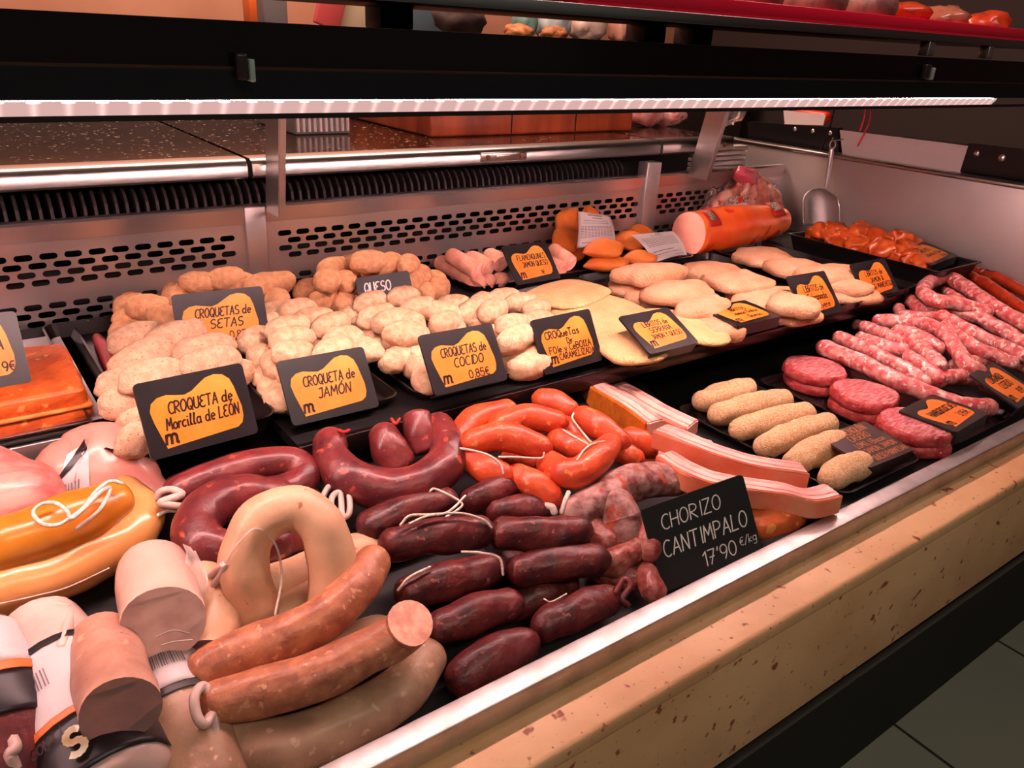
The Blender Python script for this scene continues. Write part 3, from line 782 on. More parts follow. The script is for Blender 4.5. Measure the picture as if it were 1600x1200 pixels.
# ================================================================== ham rolls
ROLL = mat('ham_roll_breaded', (226, 160, 138), (208, 136, 116), 40, rough=.75, bump=.3, bscale=240, spec=.25)
ROLLIN = mat('ham_roll_inside', (206, 120, 108), (232, 170, 150), 60, rough=.6)
gr = 'ham rolls in the rear tray'
def roll(label, a, c, h0, h1, r=.0165, seed=0):
    pa, pc = U(*a, h0), U(*c, h1)
    pc.y = max(pc.y, 1.20); 
    b = tube_bm([pa, pa.lerp(pc, .5), pc], [r * .92, r, r * 1.0], 18, 4, ('round', 'cut'), .004, 40, seed)
    return tag(mesh_obj('ham_roll', b, [ROLL, ROLLIN]), label, 'ham roll', gr)
roll('leftmost pink breaded ham roll, lying alone at the tray edge', (690, 412), (742, 438), .03, .022, .017, 1)
roll('upper pink ham roll second from left, hollow end facing out', (708, 402), (762, 430), .056, .042, .018, 2)
roll('upper pink ham roll third from left, with open spiral end', (738, 404), (786, 430), .056, .044, .017, 3)
roll('pink ham roll partly behind the Flamenquines card, upper right', (768, 400), (800, 420), .058, .05, .017, 4)
roll('short ham roll low at front, under the second roll', (748, 440), (757, 449), .022, .018, .015, 5)
roll('short ham roll low at front, between two others', (765, 438), (776, 448), .022, .018, .0145, 6)
roll('short ham roll low at front, touching the Flamenquines card', (785, 436), (795, 445), .022, .018, .015, 7)
roll('pink ham roll right of the Flamenquines card, nearer the card', (858, 398), (880, 424), .03, .02, .0165, 8)
roll('pink ham roll right of the Flamenquines card, farther from it', (868, 392), (895, 414), .045, .03, .017, 9)

# ================================================================== orange turnovers and their recipe slips
TURN = mat('orange_pastry', (196, 94, 28), (216, 124, 48), 14, rough=.6, bump=.4, bscale=70, spots=((176, 78, 22), 26, .62))
def turnover(label, px, h, L, W, T, M, seed):
    b = blob_bm(L, W, T, 4, .08, 2.5, seed)
    for v in b.verts:
        k = 1 - .8 * min(1, abs(v.co.x / L)) ** 1.8; v.co.y *= k
        v.co.z *= (1 - .6 * abs(v.co.x / L) ** 2) * (1 - .35 * max(0, -v.co.y / W))
    b.transform(Tr(U(px[0], px[1], h)) @ M)
    return tag(mesh_obj('pastry_turnover', b, TURN), label, 'turnover', 'orange pastry turnovers')
D = math.radians
turnover('orange turnover standing upright behind the tall recipe slip', (888, 352), .075, .058, .035, .017, Rz(.15) @ Rx(D(62)) @ Rz(D(38)), 1)
turnover('orange turnover leaning left, second one down beside tall recipe slip', (885, 376), .055, .055, .033, .017, Rz(.1) @ Rx(D(35)) @ Rz(D(18)), 2)
turnover('orange turnover lowest at left, beneath the leaning ones', (890, 396), .028, .055, .032, .017, Rz(.1) @ Rx(D(12)), 3)
turnover('bright orange turnover lying on top in front of tall recipe slip', (944, 389), .055, .060, .036, .020, Rz(.05) @ Rx(D(10)), 4)
turnover('orange turnover lying right under the bright topmost one', (948, 412), .028, .060, .034, .018, Rz(-.12), 5)
turnover('paler orange turnover between the two recipe slips', (985, 377), .045, .05, .034, .018, Rz(-.4) @ Rx(D(20)), 6)
turnover('orange turnover peeking over behind the fallen recipe slip', (1000, 366), .045, .04, .03, .016, Rz(-.5) @ Rx(D(30)), 7)
turnover('orange turnover low beside left edge of the fallen slip', (1002, 404), .025, .05, .035, .018, Rz(-.2), 8)
turnover('small orange tip rising above the top of tall recipe slip', (922, 335), .1, .03, .02, .012, Rz(.1) @ Rx(D(50)), 9)
def slip(label, corners, y0, bend, lines):
    """thin sheet of paper with printed lines; corners TL TR BR BL in the photo at depths y0"""
    P4 = [aty(px, py, y) for (px, py), y in zip(corners, y0)]
    t = empty('recipe_slip', (P4[2] + P4[3]) / 2, label, 'paper slip', 'printed recipe slips')
    def at(u, v):
        p = P4[0].lerp(P4[1], u).lerp(P4[3].lerp(P4[2], u), v)
        return p + N_ * bend * (math.sin(math.pi * v) * .6 + .7 * math.sin(math.pi * u) * v)
    N_ = (P4[1] - P4[0]).cross(P4[0] - P4[3]).normalized()
    b = bmesh.new(); n = 12
    g = [[b.verts.new(at(i / n, j / n)) for i in range(n + 1)] for j in range(n + 1)]
    for j in range(n):
        for i in range(n): b.faces.new((g[j][i], g[j + 1][i], g[j + 1][i + 1], g[j][i + 1]))
    bmesh.ops.solidify(b, geom=list(b.faces), thickness=.0006)
    bmesh.ops.recalc_face_normals(b, faces=list(b.faces))
    mesh_obj('sheet', b, PAPER, t)
    b = bmesh.new(); rr = random.Random(3)
    def bar(u0, u1, v, hv):
        k = 10
        for i in range(k):
            a, c = u0 + (u1 - u0) * i / k, u0 + (u1 - u0) * (i + .8) / k
            q = [b.verts.new(at(*p) + N_ * .0009) for p in ((a, v), (a, v + hv), (c, v + hv), (c, v))]
            b.faces.new(q)
    for (u0, u1, v, hv) in lines: bar(u0, u1, v, hv)
    b.normal_update(); mesh_obj('printed_lines', b, GREYINK, t, smooth=False)
body = [(.06, .93, .42 + .045 * i, .016) for i in range(8)]
slip('white printed recipe slip standing upright among the turnovers', [(903, 330), (953, 337), (962, 379), (901, 388)], [1.235, 1.235, 1.20, 1.20], .006,
     [(.28, .72, .05, .05), (.40, .70, .15, .025), (.15, .85, .25, .016), (.12, .86, .32, .016)] + body + [(.1, .4, .88, .02)])
slip('white printed recipe slip fallen flat, leaning against the pink ham', [(986, 367), (1051, 361), (1073, 398), (1022, 411)], [1.21, 1.25, 1.17, 1.15], .01,
     [(.5, .62, .06, .05), (.35, .66, .14, .025)] + [(.08, .9, .24 + .06 * i, .018) for i in range(6)] + [(.1, .65, .72, .03), (.1, .85, .82, .02), (.6, .9, .92, .02)])

# ================================================================== orange wrapped ham
HAMO = mat('orange_wrap', (232, 84, 34), (240, 116, 56), 10, rough=.22, coat=.4, spots=((214, 52, 34), 14, .62))
HAMP = mat('pink_ham_cut', (226, 138, 122), (232, 150, 134), 20, rough=.45)
ha, hb_ = aty(1076, 366, 1.228), aty(1218, 349, 1.228)
hb_.z = ha.z + .002
b = tube_bm([ha, ha.lerp(hb_, .3), ha.lerp(hb_, .72), hb_.lerp(ha, .08), hb_], [.052, .053, .052, .046, .034], 32, 6, ('cut', 'round'), .006, 14, 3, capl=.3)
for v in b.verts:
    if v.co.z < UDZ + .006: v.co.z = UDZ + .006 - (UDZ + .006 - v.co.z) * .1
ham = tag(mesh_obj('wrapped_ham', b, [HAMO, HAMP]), 'pink cut ham in shiny orange wrapper lying at back right', 'ham')
def wrap_patch(parent, center, axis, r, a0, a1, half, m, name, extra=.0008, seg=10):
    """patch bent round a cylinder of radius r; angles from straight up, turning towards the customer"""
    axis = axis.normalized(); up = (Vector((0, 0, 1)) - axis * axis.z).normalized(); side = axis.cross(up)
    if side.y > 0: side = -side
    b = bmesh.new(); rows = []
    for k in range(seg + 1):
        a = math.radians(a0 + (a1 - a0) * k / seg); d = up * math.cos(a) + side * math.sin(a)
        rows.append([b.verts.new(center + axis * s * half + d * (r + extra)) for s in (-1, -.33, .33, 1)])
    for A, B in zip(rows, rows[1:]):
        for j in range(3): b.faces.new((A[j], A[j + 1], B[j + 1], B[j]))
    b.normal_update(); b.faces.ensure_lookup_table()
    f = b.faces[len(b.faces) // 2]; mid = f.calc_center_median() - center
    if f.normal.dot(mid - axis * mid.dot(axis)) < 0: bmesh.ops.reverse_faces(b, faces=list(b.faces))
    bmesh.ops.solidify(b, geom=list(b.faces), thickness=.0004)
    return mesh_obj(name, b, m, parent)
ax = (hb_ - ha)
HBLK = mat('printed_black', (26, 20, 24), (210, 190, 170), 330, rough=.4)
HRED = mat('printed_red', (196, 30, 28), rough=.35)
wrap_patch(ham, ha + ax * .10, ax, .0535, 10, 62, .018, HRED, 'red_band', .0035)
wrap_patch(ham, ha + ax * .09, ax, .0535, 18, 50, .009, HBLK, 'printed_label', .005)
wrap_patch(ham, ha + ax * .80, ax, .051, 12, 60, .022, HRED, 'red_band', .004)
wrap_patch(ham, ha + ax * .79, ax, .051, 16, 44, .015, HBLK, 'printed_label', .0055)
# ================================================================== bagged meat behind the ham
BAGM = mat('bagged_meat', (190, 110, 92), (226, 170, 150), 45, rough=.35, bump=.5, bscale=70, coat=.5, spots=((160, 70, 64), 40, .6))
FILM = mat('clear_film', (255, 244, 244), rough=.08, trans=.92, ior=1.1, coat=.3)
bp = aty(1160, 312, 1.30)
b = bmesh.new()
for k, (px0, py0, px1, py1) in enumerate(((1152, 292, 1110, 330), (1158, 284, 1128, 330), (1164, 276, 1148, 330), (1172, 272, 1170, 328), (1182, 276, 1190, 326), (1190, 284, 1205, 326), (1198, 296, 1214, 328), (1146, 300, 1100, 334))):
    yk = 1.316 if k % 2 else 1.306
    a_, c_ = aty(px0, py0, yk), aty(px1, py1, yk)
    c_.z = max(c_.z, UDZ + .022)
    tube_bm([a_, a_.lerp(c_, .5) + Vector((0, -.008, .006)), c_], [.014, .0185, .018], 14, 5, ('round', 'round'), .006, 40, k, bm=b)
for v in b.verts: v.co.z = max(v.co.z, UDZ + .002); v.co.y = min(v.co.y, 1.332)
bag = tag(mesh_obj('bagged_meat', b, BAGM), 'clear bag of pinkish meat strips standing behind the orange ham', 'bag of meat')
q = aty(1152, 318, 1.262)
box('bag_label', q.x - .04, q.x + .036, 1.2585, 1.2605, q.z - .0, q.z + .018, HBLK, bag, bev=0)
box('bag_label_white', q.x - .045, q.x + .036, 1.2585, 1.2605, q.z - .018, q.z, PAPER, bag, bev=0)
bb = bmesh.new(); bmesh.ops.create_cone(bb, cap_ends=True, segments=20, radius1=.008, radius2=.008, depth=.001); bb.transform(Tr((q.x + .004, 1.258, q.z + .009)) @ Rx(math.pi / 2))
mesh_obj('red_dot', bb, HRED, bag, smooth=False)
b = blob_bm(.05, .010, .06, 3, .5, 5, 9); b.transform(Tr((bp.x - .088, 1.306, UDZ + .075))); mesh_obj('clear_bag_corner', b, FILM, bag)
b = blob_bm(.044, .02, .022, 3, .5, 4, 11); pt_ = aty(1166, 275, 1.30); b.transform(Tr((pt_.x, 1.302, pt_.z)) @ Ry(.25)); mesh_obj('pink_bag_top', b, mat('pink_bag', (206, 84, 104), (180, 80, 88), 60, rough=.3, coat=.5), bag)

# ================================================================== marinated chunks in the deep tray
CHUNK = mat('marinated_meat', (212, 96, 34), (186, 64, 26), 40, rough=.35, coat=.35, spots=[((240, 160, 50), 50, .66), ((90, 40, 20), 190, .72)], rnd=.15, bump=.3, bscale=90)
cm = []
for k in range(5):
    b = blob_bm(.024, .019, .017, 3, .45, 3.0, 40 + k, power=.62); me = bpy.data.meshes.new('meat_chunk')
    for f in b.faces: f.smooth = True
    b.to_mesh(me); b.free(); me.materials.append(CHUNK); cm.append(me)
cpx = [(1262, 364, 0), (1283, 362, .014), (1306, 363, .018), (1318, 372, .010), (1338, 366, .02), (1352, 377, .008), (1300, 376, 0), (1328, 387, 0), (1348, 362, .012), (1366, 372, .016), (1388, 376, .018), (1360, 392, 0),
       (1382, 390, .010), (1404, 374, .022), (1416, 386, .014), (1398, 400, .004), (1380, 403, 0), (1400, 412, 0), (1412, 404, .006), (1432, 383, .008), (1446, 384, .004), (1270, 371, -.006), (1428, 416, -.004), (1344, 400, -.004)]
rows = sorted(cpx, key=lambda q: q[0]); rnd = random.Random(8)
for i, q in enumerate(rows):
    p = atz(q[0], q[1], UDZ + .046 + q[2])
    p.x = min(max(p.x, PX0 + .040), PX1 - .036); p.y = min(max(p.y, PY0 + .034), PY1 - .036)
    o = bpy.data.objects.new('meat_chunk', cm[i % 5]); sc.collection.objects.link(o); o.location = p
    o.rotation_euler = (rnd.uniform(-.6, .6), rnd.uniform(-.6, .6), rnd.uniform(0, 6.3)); s = rnd.uniform(.85, 1.15); o.scale = (s, s, s)
    k = i + 1 if i < 12 else len(rows) - i
    side = 'left' if i < 12 else 'right'
    tag(o, f'orange marinated meat chunk in the deep tray, {ORD[k - 1]} from {side}' if k > 1 else f'orange marinated meat chunk at the {side} end of the deep tray', 'meat chunk', 'marinated meat chunks')
# metal scoop hanging on the end wall
STC = mat('scoop_steel', (222, 214, 214), rough=.34, metal=.75)
sx = 1.872
top = atx(1301, 226, sx); bot = atx(1292, 356, sx); neck = atx(1291, 296, sx)
sco = empty('metal_scoop', bot, 'round-nosed steel scoop hanging upright against the end wall', 'scoop')
b = bmesh.new()
hw = .041; wv = Vector((-.42, .91, 0)); nv = Vector((-.91, -.42, 0)); rows = []
for i in range(17):
    v = i / 16; z = neck.z + .003 + (bot.z - neck.z) * v
    wd = hw * (math.sqrt(max(0, 1 - (1 - v / .38) ** 2)) if v < .38 else 1) + .003
    dp = .030 * (wd / hw)
    row = []
    for j in range(15):
        a = math.pi * j / 14
        row.append(b.verts.new(Vector((sx + .004, neck.y + (bot.y - neck.y) * v, z)) - wv * math.cos(a) * wd - nv * dp * (math.sin(a) - .75)))
    rows.append(row)
for A, B in zip(rows, rows[1:]):
    for j in range(14): b.faces.new((A[j], A[j + 1], B[j + 1], B[j]))
bmesh.ops.solidify(b, geom=list(b.faces), thickness=.0015)
b.transform(Tr((-.022, 0, 0)))
edge = [r_[0].co.copy() for r_ in rows[::-1]] + [r_[-1].co.copy() for r_ in rows]
mesh_obj('scoop_bowl', b, STC, sco)
b = tube_bm([edge[i] for i in range(0, 17, 2)] + [edge[i] for i in range(18, 34, 2)], .0022, 8, 3); mesh_obj('scoop_rim', b, STEEL, sco)
b = tube_bm([neck, neck.lerp(top, .5), top - Vector((0, 0, .012))], .006, 12, 3); mesh_obj('handle', b, STC, sco)
ringp = [top + Vector((0, .008 * math.cos(a), .010 * math.sin(a))) for a in [2 * math.pi * k / 14 for k in range(15)]]
b = tube_bm(ringp, .0018, 8, 2); mesh_obj('hanging_ring', b, STC, sco)
hk = tube_bm([top + Vector((.04, 0, .012)), top + Vector((-.002, 0, .010)), top + Vector((-.004, 0, .016))], .002, 8, 3)
tag(mesh_obj('wall_hook', hk, STEEL), 'small steel hook on end wall carrying the scoop', 'hook')
# ================================================================== empanada at the far left
EMP = mat('baked_pastry', (218, 100, 36), (176, 66, 22), 34, rough=.5, coat=.15, bump=.9, bscale=70, spots=((234, 150, 80), 46, .62))
EMPE = mat('pastry_edge', (236, 150, 76), (206, 104, 44), 30, rough=.6, bump=.4, bscale=80)
e0 = atz(147, 652, UDZ + .012); eb = atz(114, 528, UDZ + .05)
print('EMP', e0, eb)
eb.y = min(eb.y, 1.25)
tray(e0.x - .45, e0.x + .036, e0.y - .016, 1.32, UDZ + .0005, 'black tray under the golden empanada, far left', .012)
pp = box_bm(e0.x - .43, e0.x + .012, e0.y - .004, 1.30, UDZ + .004, UDZ + .0055, 0); tag(mesh_obj('tray_paper', pp, PAPER, smooth=False), 'white paper under the golden empanada', 'paper')
b = box_bm(e0.x - .34, e0.x, e0.y + .004, eb.y, UDZ + .006, UDZ + .050, .009, 3)
bmesh.ops.subdivide_edges(b, edges=list(b.edges), cuts=5, use_grid_fill=True)
for v in b.verts: v.co += v.normal * .006 * mn.noise(v.co * 42)
em = tag(mesh_obj('empanada', b, EMP), 'golden baked rectangular empanada cut open, far left', 'empanada')
b = box_bm(e0.x - .338, e0.x + .0025, e0.y + .0015, eb.y - .01, UDZ + .024, UDZ + .029, .002, 2)
mesh_obj('filling_line', b, EMPE, em)
# bright red clip handle between the tray and the croquettes
rc = tube_bm([U(152, 528, .012), U(162, 545, .014), U(172, 572, .010), U(178, 590, .008)], [.007, .010, .009, .006], 12, 5)
tag(mesh_obj('tongs', rc, mat('red_plastic', (150, 16, 26), rough=.3)), 'dark red plastic tongs tip lying left of the mushroom croquettes', 'tongs')
# ================================================================== lower deck: sausages, left side
CHO = mat('dark_chorizo_skin', (110, 39, 38), (62, 21, 26), 38, rough=.40, coat=.12, bump=.7, bscale=85, spots=[((150, 70, 54), 70, .68), ((150, 96, 92), 120, .70)], rnd=.12)
MORC = mat('morcilla_skin', (124, 46, 46), (80, 26, 32), 26, rough=.36, coat=.18, bump=.5, bscale=75, spots=[((176, 78, 56), 60, .67), ((158, 100, 98), 90, .69)])
ORC = mat('orange_chorizo_skin', (226, 88, 48), (198, 60, 34), 30, rough=.38, coat=.18, bump=.45, bscale=90, spots=[((238, 136, 82), 90, .64)], rnd=.08)
BEI = mat('beige_skin', (224, 178, 142), (206, 154, 122), 14, rough=.42, coat=.15, bump=.25, bscale=70, spots=[((176, 110, 80), 90, .71)])
BRO = mat('brown_sausage_skin', (196, 124, 90), (158, 92, 68), 55, rough=.42, coat=.15, bump=.45, bscale=110, spots=[((208, 148, 114), 130, .63)])
BROC = mat('sausage_cut', (232, 172, 146), (206, 132, 112), 110, rough=.45, coat=.2)
GRY = mat('greyish_skin', (190, 148, 120), (160, 118, 96), 22, rough=.45, coat=.12, bump=.35, bscale=80, spots=[((206, 164, 138), 100, .64)])
YELS = mat('yellow_skin', (206, 130, 38), (186, 106, 26), 16, rough=.3, coat=.4, bump=.15, bscale=40, spots=((176, 100, 40), 60, .74))
BEI2 = mat('peach_skin', (224, 160, 98), (214, 144, 82), 8, rough=.26, coat=.5, bump=.08, bscale=40)
HAMK = mat('cooked_ham_skin', (226, 150, 136), (214, 132, 122), 12, rough=.35, coat=.4, bump=.2, bscale=30)
MARB = mat('marbled_meat', (196, 100, 96), (226, 150, 138), 20, rough=.4, coat=.3, stretch=(1, 3, 3))
LIV = mat('liver_sausage_skin', (200, 150, 130), (178, 124, 106), 34, rough=.45, coat=.1, bump=.3, bscale=90, spots=[((226, 176, 150), 40, .62), ((150, 88, 70), 120, .72)])
LIVC = mat('liver_sausage_cut', (116, 72, 62), (98, 58, 52), 40, rough=.5)
WSK = mat('pale_casing', (230, 186, 170), (216, 166, 152), 14, rough=.3, coat=.4)
WSC = mat('pale_cut_face', (190, 142, 128), (168, 118, 108), 40, rough=.4, coat=.6)
CAS = mat('white_casing', (216, 188, 178), (200, 164, 154), 20, rough=.4, coat=.3)
def fit_under(P, r):
    R = list(r) if isinstance(r, (list, tuple)) else [r]
    ks = []; Q = []
    for i, p in enumerate(P):
        q, k = under(p, lerp_list(R, i / (len(P) - 1)) if len(R) > 1 else R[0]); Q.append(q); ks.append(k)
    k = min(ks)
    if k > .999: return r, P
    Q = [Vector((p.x * k, p.y * k, CZ + (p.z - CZ) * k)) for p in P]
    return ([q * k for q in R] if len(R) > 1 else R[0] * k), Q
def settle(b):
    """soft goods flatten where they touch the deck or the rim"""
    for v in b.verts:
        v.co.y = max(v.co.y, .4415 if v.co.z < .7145 else .43)
        dk = PFZ + .001 if v.co.x > .872 else LDZ + LDS * (min(v.co.y, .86) - LDY) + .001
        if v.co.z < dk: v.co.z = dk
        if v.co.x > 1.893: v.co.x = 1.893
def sausage(label, pts, r, m, cat='sausage', group=None, name='sausage', caps=('round', 'round'), segs=22, n=7, amp=.0025, fr=30, seed=0, pl=Lp, capl=1.0, cut=None, parent=None):
    P = [pl(p[0], p[1], p[2]) for p in pts]
    r, P = fit_under(P, r)
    b = tube_bm(P, r, segs, n, caps, amp, fr, seed, capl=capl)
    settle(b)
    o = mesh_obj(name, b, [m, cut] if cut else m, parent)
    return tag(o, label, cat, group) if parent is None else o
def string(parent, pts, m=STRING, r=.0014, pl=Lp, name='string', n=6):
    b = tube_bm([pl(*p) for p in pts], r, 7, n, ('round', 'round'))
    return mesh_obj(name, b, m, parent)
# big pieces, far left
sausage('marbled pink cured meat at the left edge behind the yellow sausage', [(-110, 790, .02), (-30, 778, .02), (30, 785, .02)], [.058, .058, .045], MARB, 'cured meat', name='cured_meat', seed=1, amp=.004)
ham1 = sausage('wrapped cooked ham with a black and white label, left rear', [(116, 742, .0), (150, 733, .0), (205, 752, .0), (248, 776, .0), (266, 783, .0)], [.042, .056, .046, .022, .011], HAMK, 'ham', name='cooked_ham', seed=2, amp=.004)
def decal(parent, pts_px, pl, h, m, name):
    """small bent sheet given by a grid of photo points"""
    rows = [[pl(p[0], p[1], h if len(p) < 3 else p[2]) for p in row] for row in pts_px]
    b = bmesh.new(); V = [[b.verts.new(p) for p in row] for row in rows]
    for A, B in zip(V, V[1:]):
        for j in range(len(A) - 1): b.faces.new((A[j], A[j + 1], B[j + 1], B[j]))
    bmesh.ops.subdivide_edges(b, edges=list(b.edges), cuts=2, use_grid_fill=True)
    bmesh.ops.recalc_face_normals(b, faces=list(b.faces))
    return mesh_obj(name, b, m, parent)
def collar(parent, P, r, t0, t1, a0, a1, m, name, extra=.0012, ref=None, seg=14, thick=.0005):
    """strip wrapped round part of a swept sausage; a=0 is the top, positive turns towards the customer"""
    path = smooth_path(P, 10); L = [0.0]
    for i in range(1, len(path)): L.append(L[-1] + (path[i] - path[i - 1]).length)
    tot = L[-1]; b = bmesh.new(); rows = []; K = 8
    for k in range(K + 1):
        t = (t0 + (t1 - t0) * k / K) * tot
        i = min(max([j for j in range(len(L)) if L[j] <= t]), len(path) - 2)
        p = path[i].lerp(path[i + 1], (t - L[i]) / max(1e-9, L[i + 1] - L[i])); d = (path[i + 1] - path[i]).normalized()
        up = Vector((0, 0, 1)); up = (up - d * up.dot(d)).normalized(); sd = d.cross(up)
        if sd.dot(Vector((.3, -1, 0))) < 0: sd = -sd
        rr = lerp_list(r, t / tot) + extra
        rows.append([b.verts.new(p + (up * math.cos(math.radians(a0 + (a1 - a0) * j / seg)) + sd * math.sin(math.radians(a0 + (a1 - a0) * j / seg))) * rr) for j in range(seg + 1)])
    for A, B in zip(rows, rows[1:]):
        for j in range(seg): b.faces.new((A[j], A[j + 1], B[j + 1], B[j]))
    bmesh.ops.recalc_face_normals(b, faces=list(b.faces))
    if thick: bmesh.ops.solidify(b, geom=list(b.faces), thickness=thick)
    return mesh_obj(name, b, m, parent)
PL1 = [Lp(116, 742, .0), Lp(150, 733, .0), Lp(205, 752, .0), Lp(248, 776, .0)]
LABW = mat('label_white', (212, 196, 198), rough=.4); LABK = mat('label_black', (34, 26, 30), rough=.35); LABO = mat('label_orange', (222, 112, 48), rough=.4)
R1, PL1 = fit_under(PL1, [.042, .056, .046, .022])
def barcode(parent, P, r, t0, t1, a0, a1, n=16, seed=1):
    rr = random.Random(seed); 
    b = bmesh.new(); t = None
    a = a0
    while a < a1:
        wdt = rr.uniform(.6, 2.2)
        o = collar(parent, P, r, t0, t1, a, a + wdt, GREYINK, 'tmp', .0026, seg=1, thick=0)
        b.from_mesh(o.data); me = o.data; bpy.data.objects.remove(o); bpy.data.meshes.remove(me)
        a += wdt + rr.uniform(1.2, 2.6)
    me = bpy.data.meshes.new('barcode'); b.to_mesh(me); b.free(); me.materials.append(GREYINK)
    o = bpy.data.objects.new('barcode', me); link(o, parent); return o
def wrap_decal(parent, quad, m, name, off=.0012, n=14):
    """sheet pressed onto the curved surface of its thing; quad = TL TR BR BL as seen in the photo"""
    from mathutils.bvhtree import BVHTree
    me = parent.data; W = wpos(parent)
    bv = BVHTree.FromPolygons([W @ v.co for v in me.vertices], [p.vertices[:] for p in me.polygons])
    b = bmesh.new(); g = {}
    for j in range(n + 1):
        for i in range(n + 1):
            u, v = i / n, j / n
            q = [(quad[0][k] * (1 - u) + quad[1][k] * u) * (1 - v) + (quad[3][k] * (1 - u) + quad[2][k] * u) * v for k in (0, 1)]
            hit, nrm, _, _ = bv.ray_cast(Vector((0, 0, CZ)), Vector(ray(*q)))
            if hit is not None: g[i, j] = b.verts.new(hit + nrm * off)
    for j in range(n):
        for i in range(n):
            c = [(i, j), (i, j + 1), (i + 1, j + 1), (i + 1, j)]
            if all(k in g for k in c): b.faces.new([g[k] for k in c])
    if not b.faces: b.free(); return None
    b.normal_update()
    return mesh_obj(name, b, m, parent)
L1 = wrap_decal(ham1, [(104, 712), (137, 690), (141, 772), (86, 790)], LABW, 'label')
wrap_decal(ham1, [(92, 745), (135, 686), (137, 703), (90, 757)], LABK, 'label_band', .0022)
for k in range(7):
    xk = 103 + 3.4 * k + (k % 3); wrap_decal(ham1, [(xk, 756 - k * 1.4), (xk + 1.3, 755.6 - k * 1.4), (xk + 1.3, 770 - k * 1.4), (xk, 770.4 - k * 1.4)], GREYINK, 'barcode_bar', .002, 2)
kn = string(ham1, [(246, 778, .055), (252, 768, .062), (268, 765, .063), (284, 772, .06), (270, 778, .064), (250, 786, .064), (272, 790, .06), (288, 792, .056)], r=.0042, name='knotted_casing', m=CAS)
string(ham1, [(246, 806, .05), (262, 798, .052), (282, 800, .05), (280, 812, .045)], r=.0022)
# yellow, peach
P_y = [(-50, 862, .055), (20, 846, .062), (80, 826, .066), (135, 804, .068), (178, 782, .064)]
ys = sausage('shiny mustard-yellow sausage tied with loose white string, left edge', P_y, [.027, .027, .0275, .027, .022], YELS, caps=('round', 'tie'), capl=.6, seed=3)
string(ys, [(190, 755, .10), (172, 752, .105), (150, 768, .108), (132, 792, .106), (112, 808, .102), (90, 820, .098), (66, 818, .096), (52, 802, .10), (64, 788, .105), (86, 786, .107), (104, 798, .106), (112, 810, .102), (130, 796, .106), (158, 768, .108), (172, 764, .104), (156, 796, .098), (120, 826, .086)], r=.0019)
ps = sausage('glossy peach-coloured curved sausage in front of the yellow one', [(-60, 940, .028), (20, 915, .03), (90, 893, .032), (160, 862, .034), (206, 832, .036), (216, 800, .036), (196, 776, .034)], [.026, .027, .027, .027, .026, .025, .022], BEI2, seed=4)
string(ps, [(-20, 948, .05), (60, 930, .05), (110, 916, .045), (170, 888, .04)], r=.0008, name='film_edge', m=CAS)
# labelled sausages, bottom left
P_a = [(60, 985, .045), (100, 1060, .048), (150, 1170, .05), (178, 1230, .05)]
PA = [Lp(*p) for p in P_a]; RA = [.034, .042, .045, .044]
la = sausage('big sausage with a white barcode label, beneath the brown cut sausage', P_a, RA, CAS, name='labelled_sausage', seed=5, capl=.5, group='labelled sausages')
w1 = collar(la, PA, RA, .30, .74, -105, 105, LABW, 'label', .0018)
collar(la, PA, RA, .28, .315, -105, 105, LABK, 'label_band', .0032)
barcode(w1, PA, RA, .43, .53, -68, -20, seed=2)
collar(la, PA, RA, .70, .735, -105, 105, LABO, 'orange_band', .0032)
collar(la, PA, RA, .735, 1.0, -105, 105, LABK, 'black_band', .0026)
b_ = Lp(95, 1168, .098)
gold = mat('gold_print', (226, 190, 130), (250, 240, 220), 60, rough=.3)
up_ = (PA[1] - PA[2]).normalized(); nn = Vector((-.25, -.45, .86)); xx = up_.cross(nn).normalized(); nn = xx.cross(up_)
def lab_text(s, tt, ang, h, mw, m, parent, wd=.2, ex=.006, P=PA, R=RA):
    path = smooth_path(P, 10); i = min(int(tt * (len(path) - 1)), len(path) - 2); d = (path[i + 1] - path[i]).normalized()
    up = Vector((0, 0, 1)); up = (up - d * up.dot(d)).normalized(); sd = d.cross(up)
    if sd.dot(Vector((.3, -1, 0))) < 0: sd = -sd
    a = math.radians(ang); n = up * math.cos(a) + sd * math.sin(a); x = -(up * -math.sin(a) + sd * math.cos(a))
    y = -d; x = y.cross(n)
    M = Matrix.Identity(4); o = path[i] + n * (lerp_list(R, tt) + ex)
    for k in range(3): M[k][0] = x[k]; M[k][1] = y[k]; M[k][2] = n[k]; M[k][3] = o[k]
    lettering([(s, 0, 0, h, mw, .05, 0)], parent, M, m, wd=wd)
lab_text('S', .88, -18, .020, .03, gold, la, .26)
lab_text('CONV I', .728, -38, .0075, .05, INK, la, .16, ex=.0065)
P_b = [(250, 1040, .03), (275, 1110, .03), (305, 1190, .03), (320, 1240, .03)]
PBv = [Lp(*p) for p in P_b]; RB = [.030, .036, .038, .036]
lb = sausage('sausage with white barcode label and taupe lower end, under knotted sausage', P_b, RB, GRY, name='labelled_sausage', seed=6, capl=.5, group='labelled sausages')
w2 = collar(lb, PBv, RB, .0, .36, -100, 100, LABW, 'label', .0018)
collar(lb, PBv, RB, .36, .42, -100, 100, LABK, 'label_band', .0026)
barcode(w2, PBv, RB, .08, .2, -40, 25, seed=5)
P_c = [(-40, 1010, .06), (-22, 1080, .06), (0, 1160, .055), (10, 1230, .05)]
PCv = [Lp(*p) for p in P_c]; RC = [.034, .042, .042, .036]
lc = sausage('dark red sausage with white and orange label, cut off at left edge', P_c, RC, MORC, name='labelled_sausage', seed=7, capl=.5, group='labelled sausages')
collar(lc, PCv, RC, .0, .40, -100, 110, LABW, 'label', .0018)
collar(lc, PCv, RC, .40, .46, -100, 110, LABO, 'orange_band', .0026)
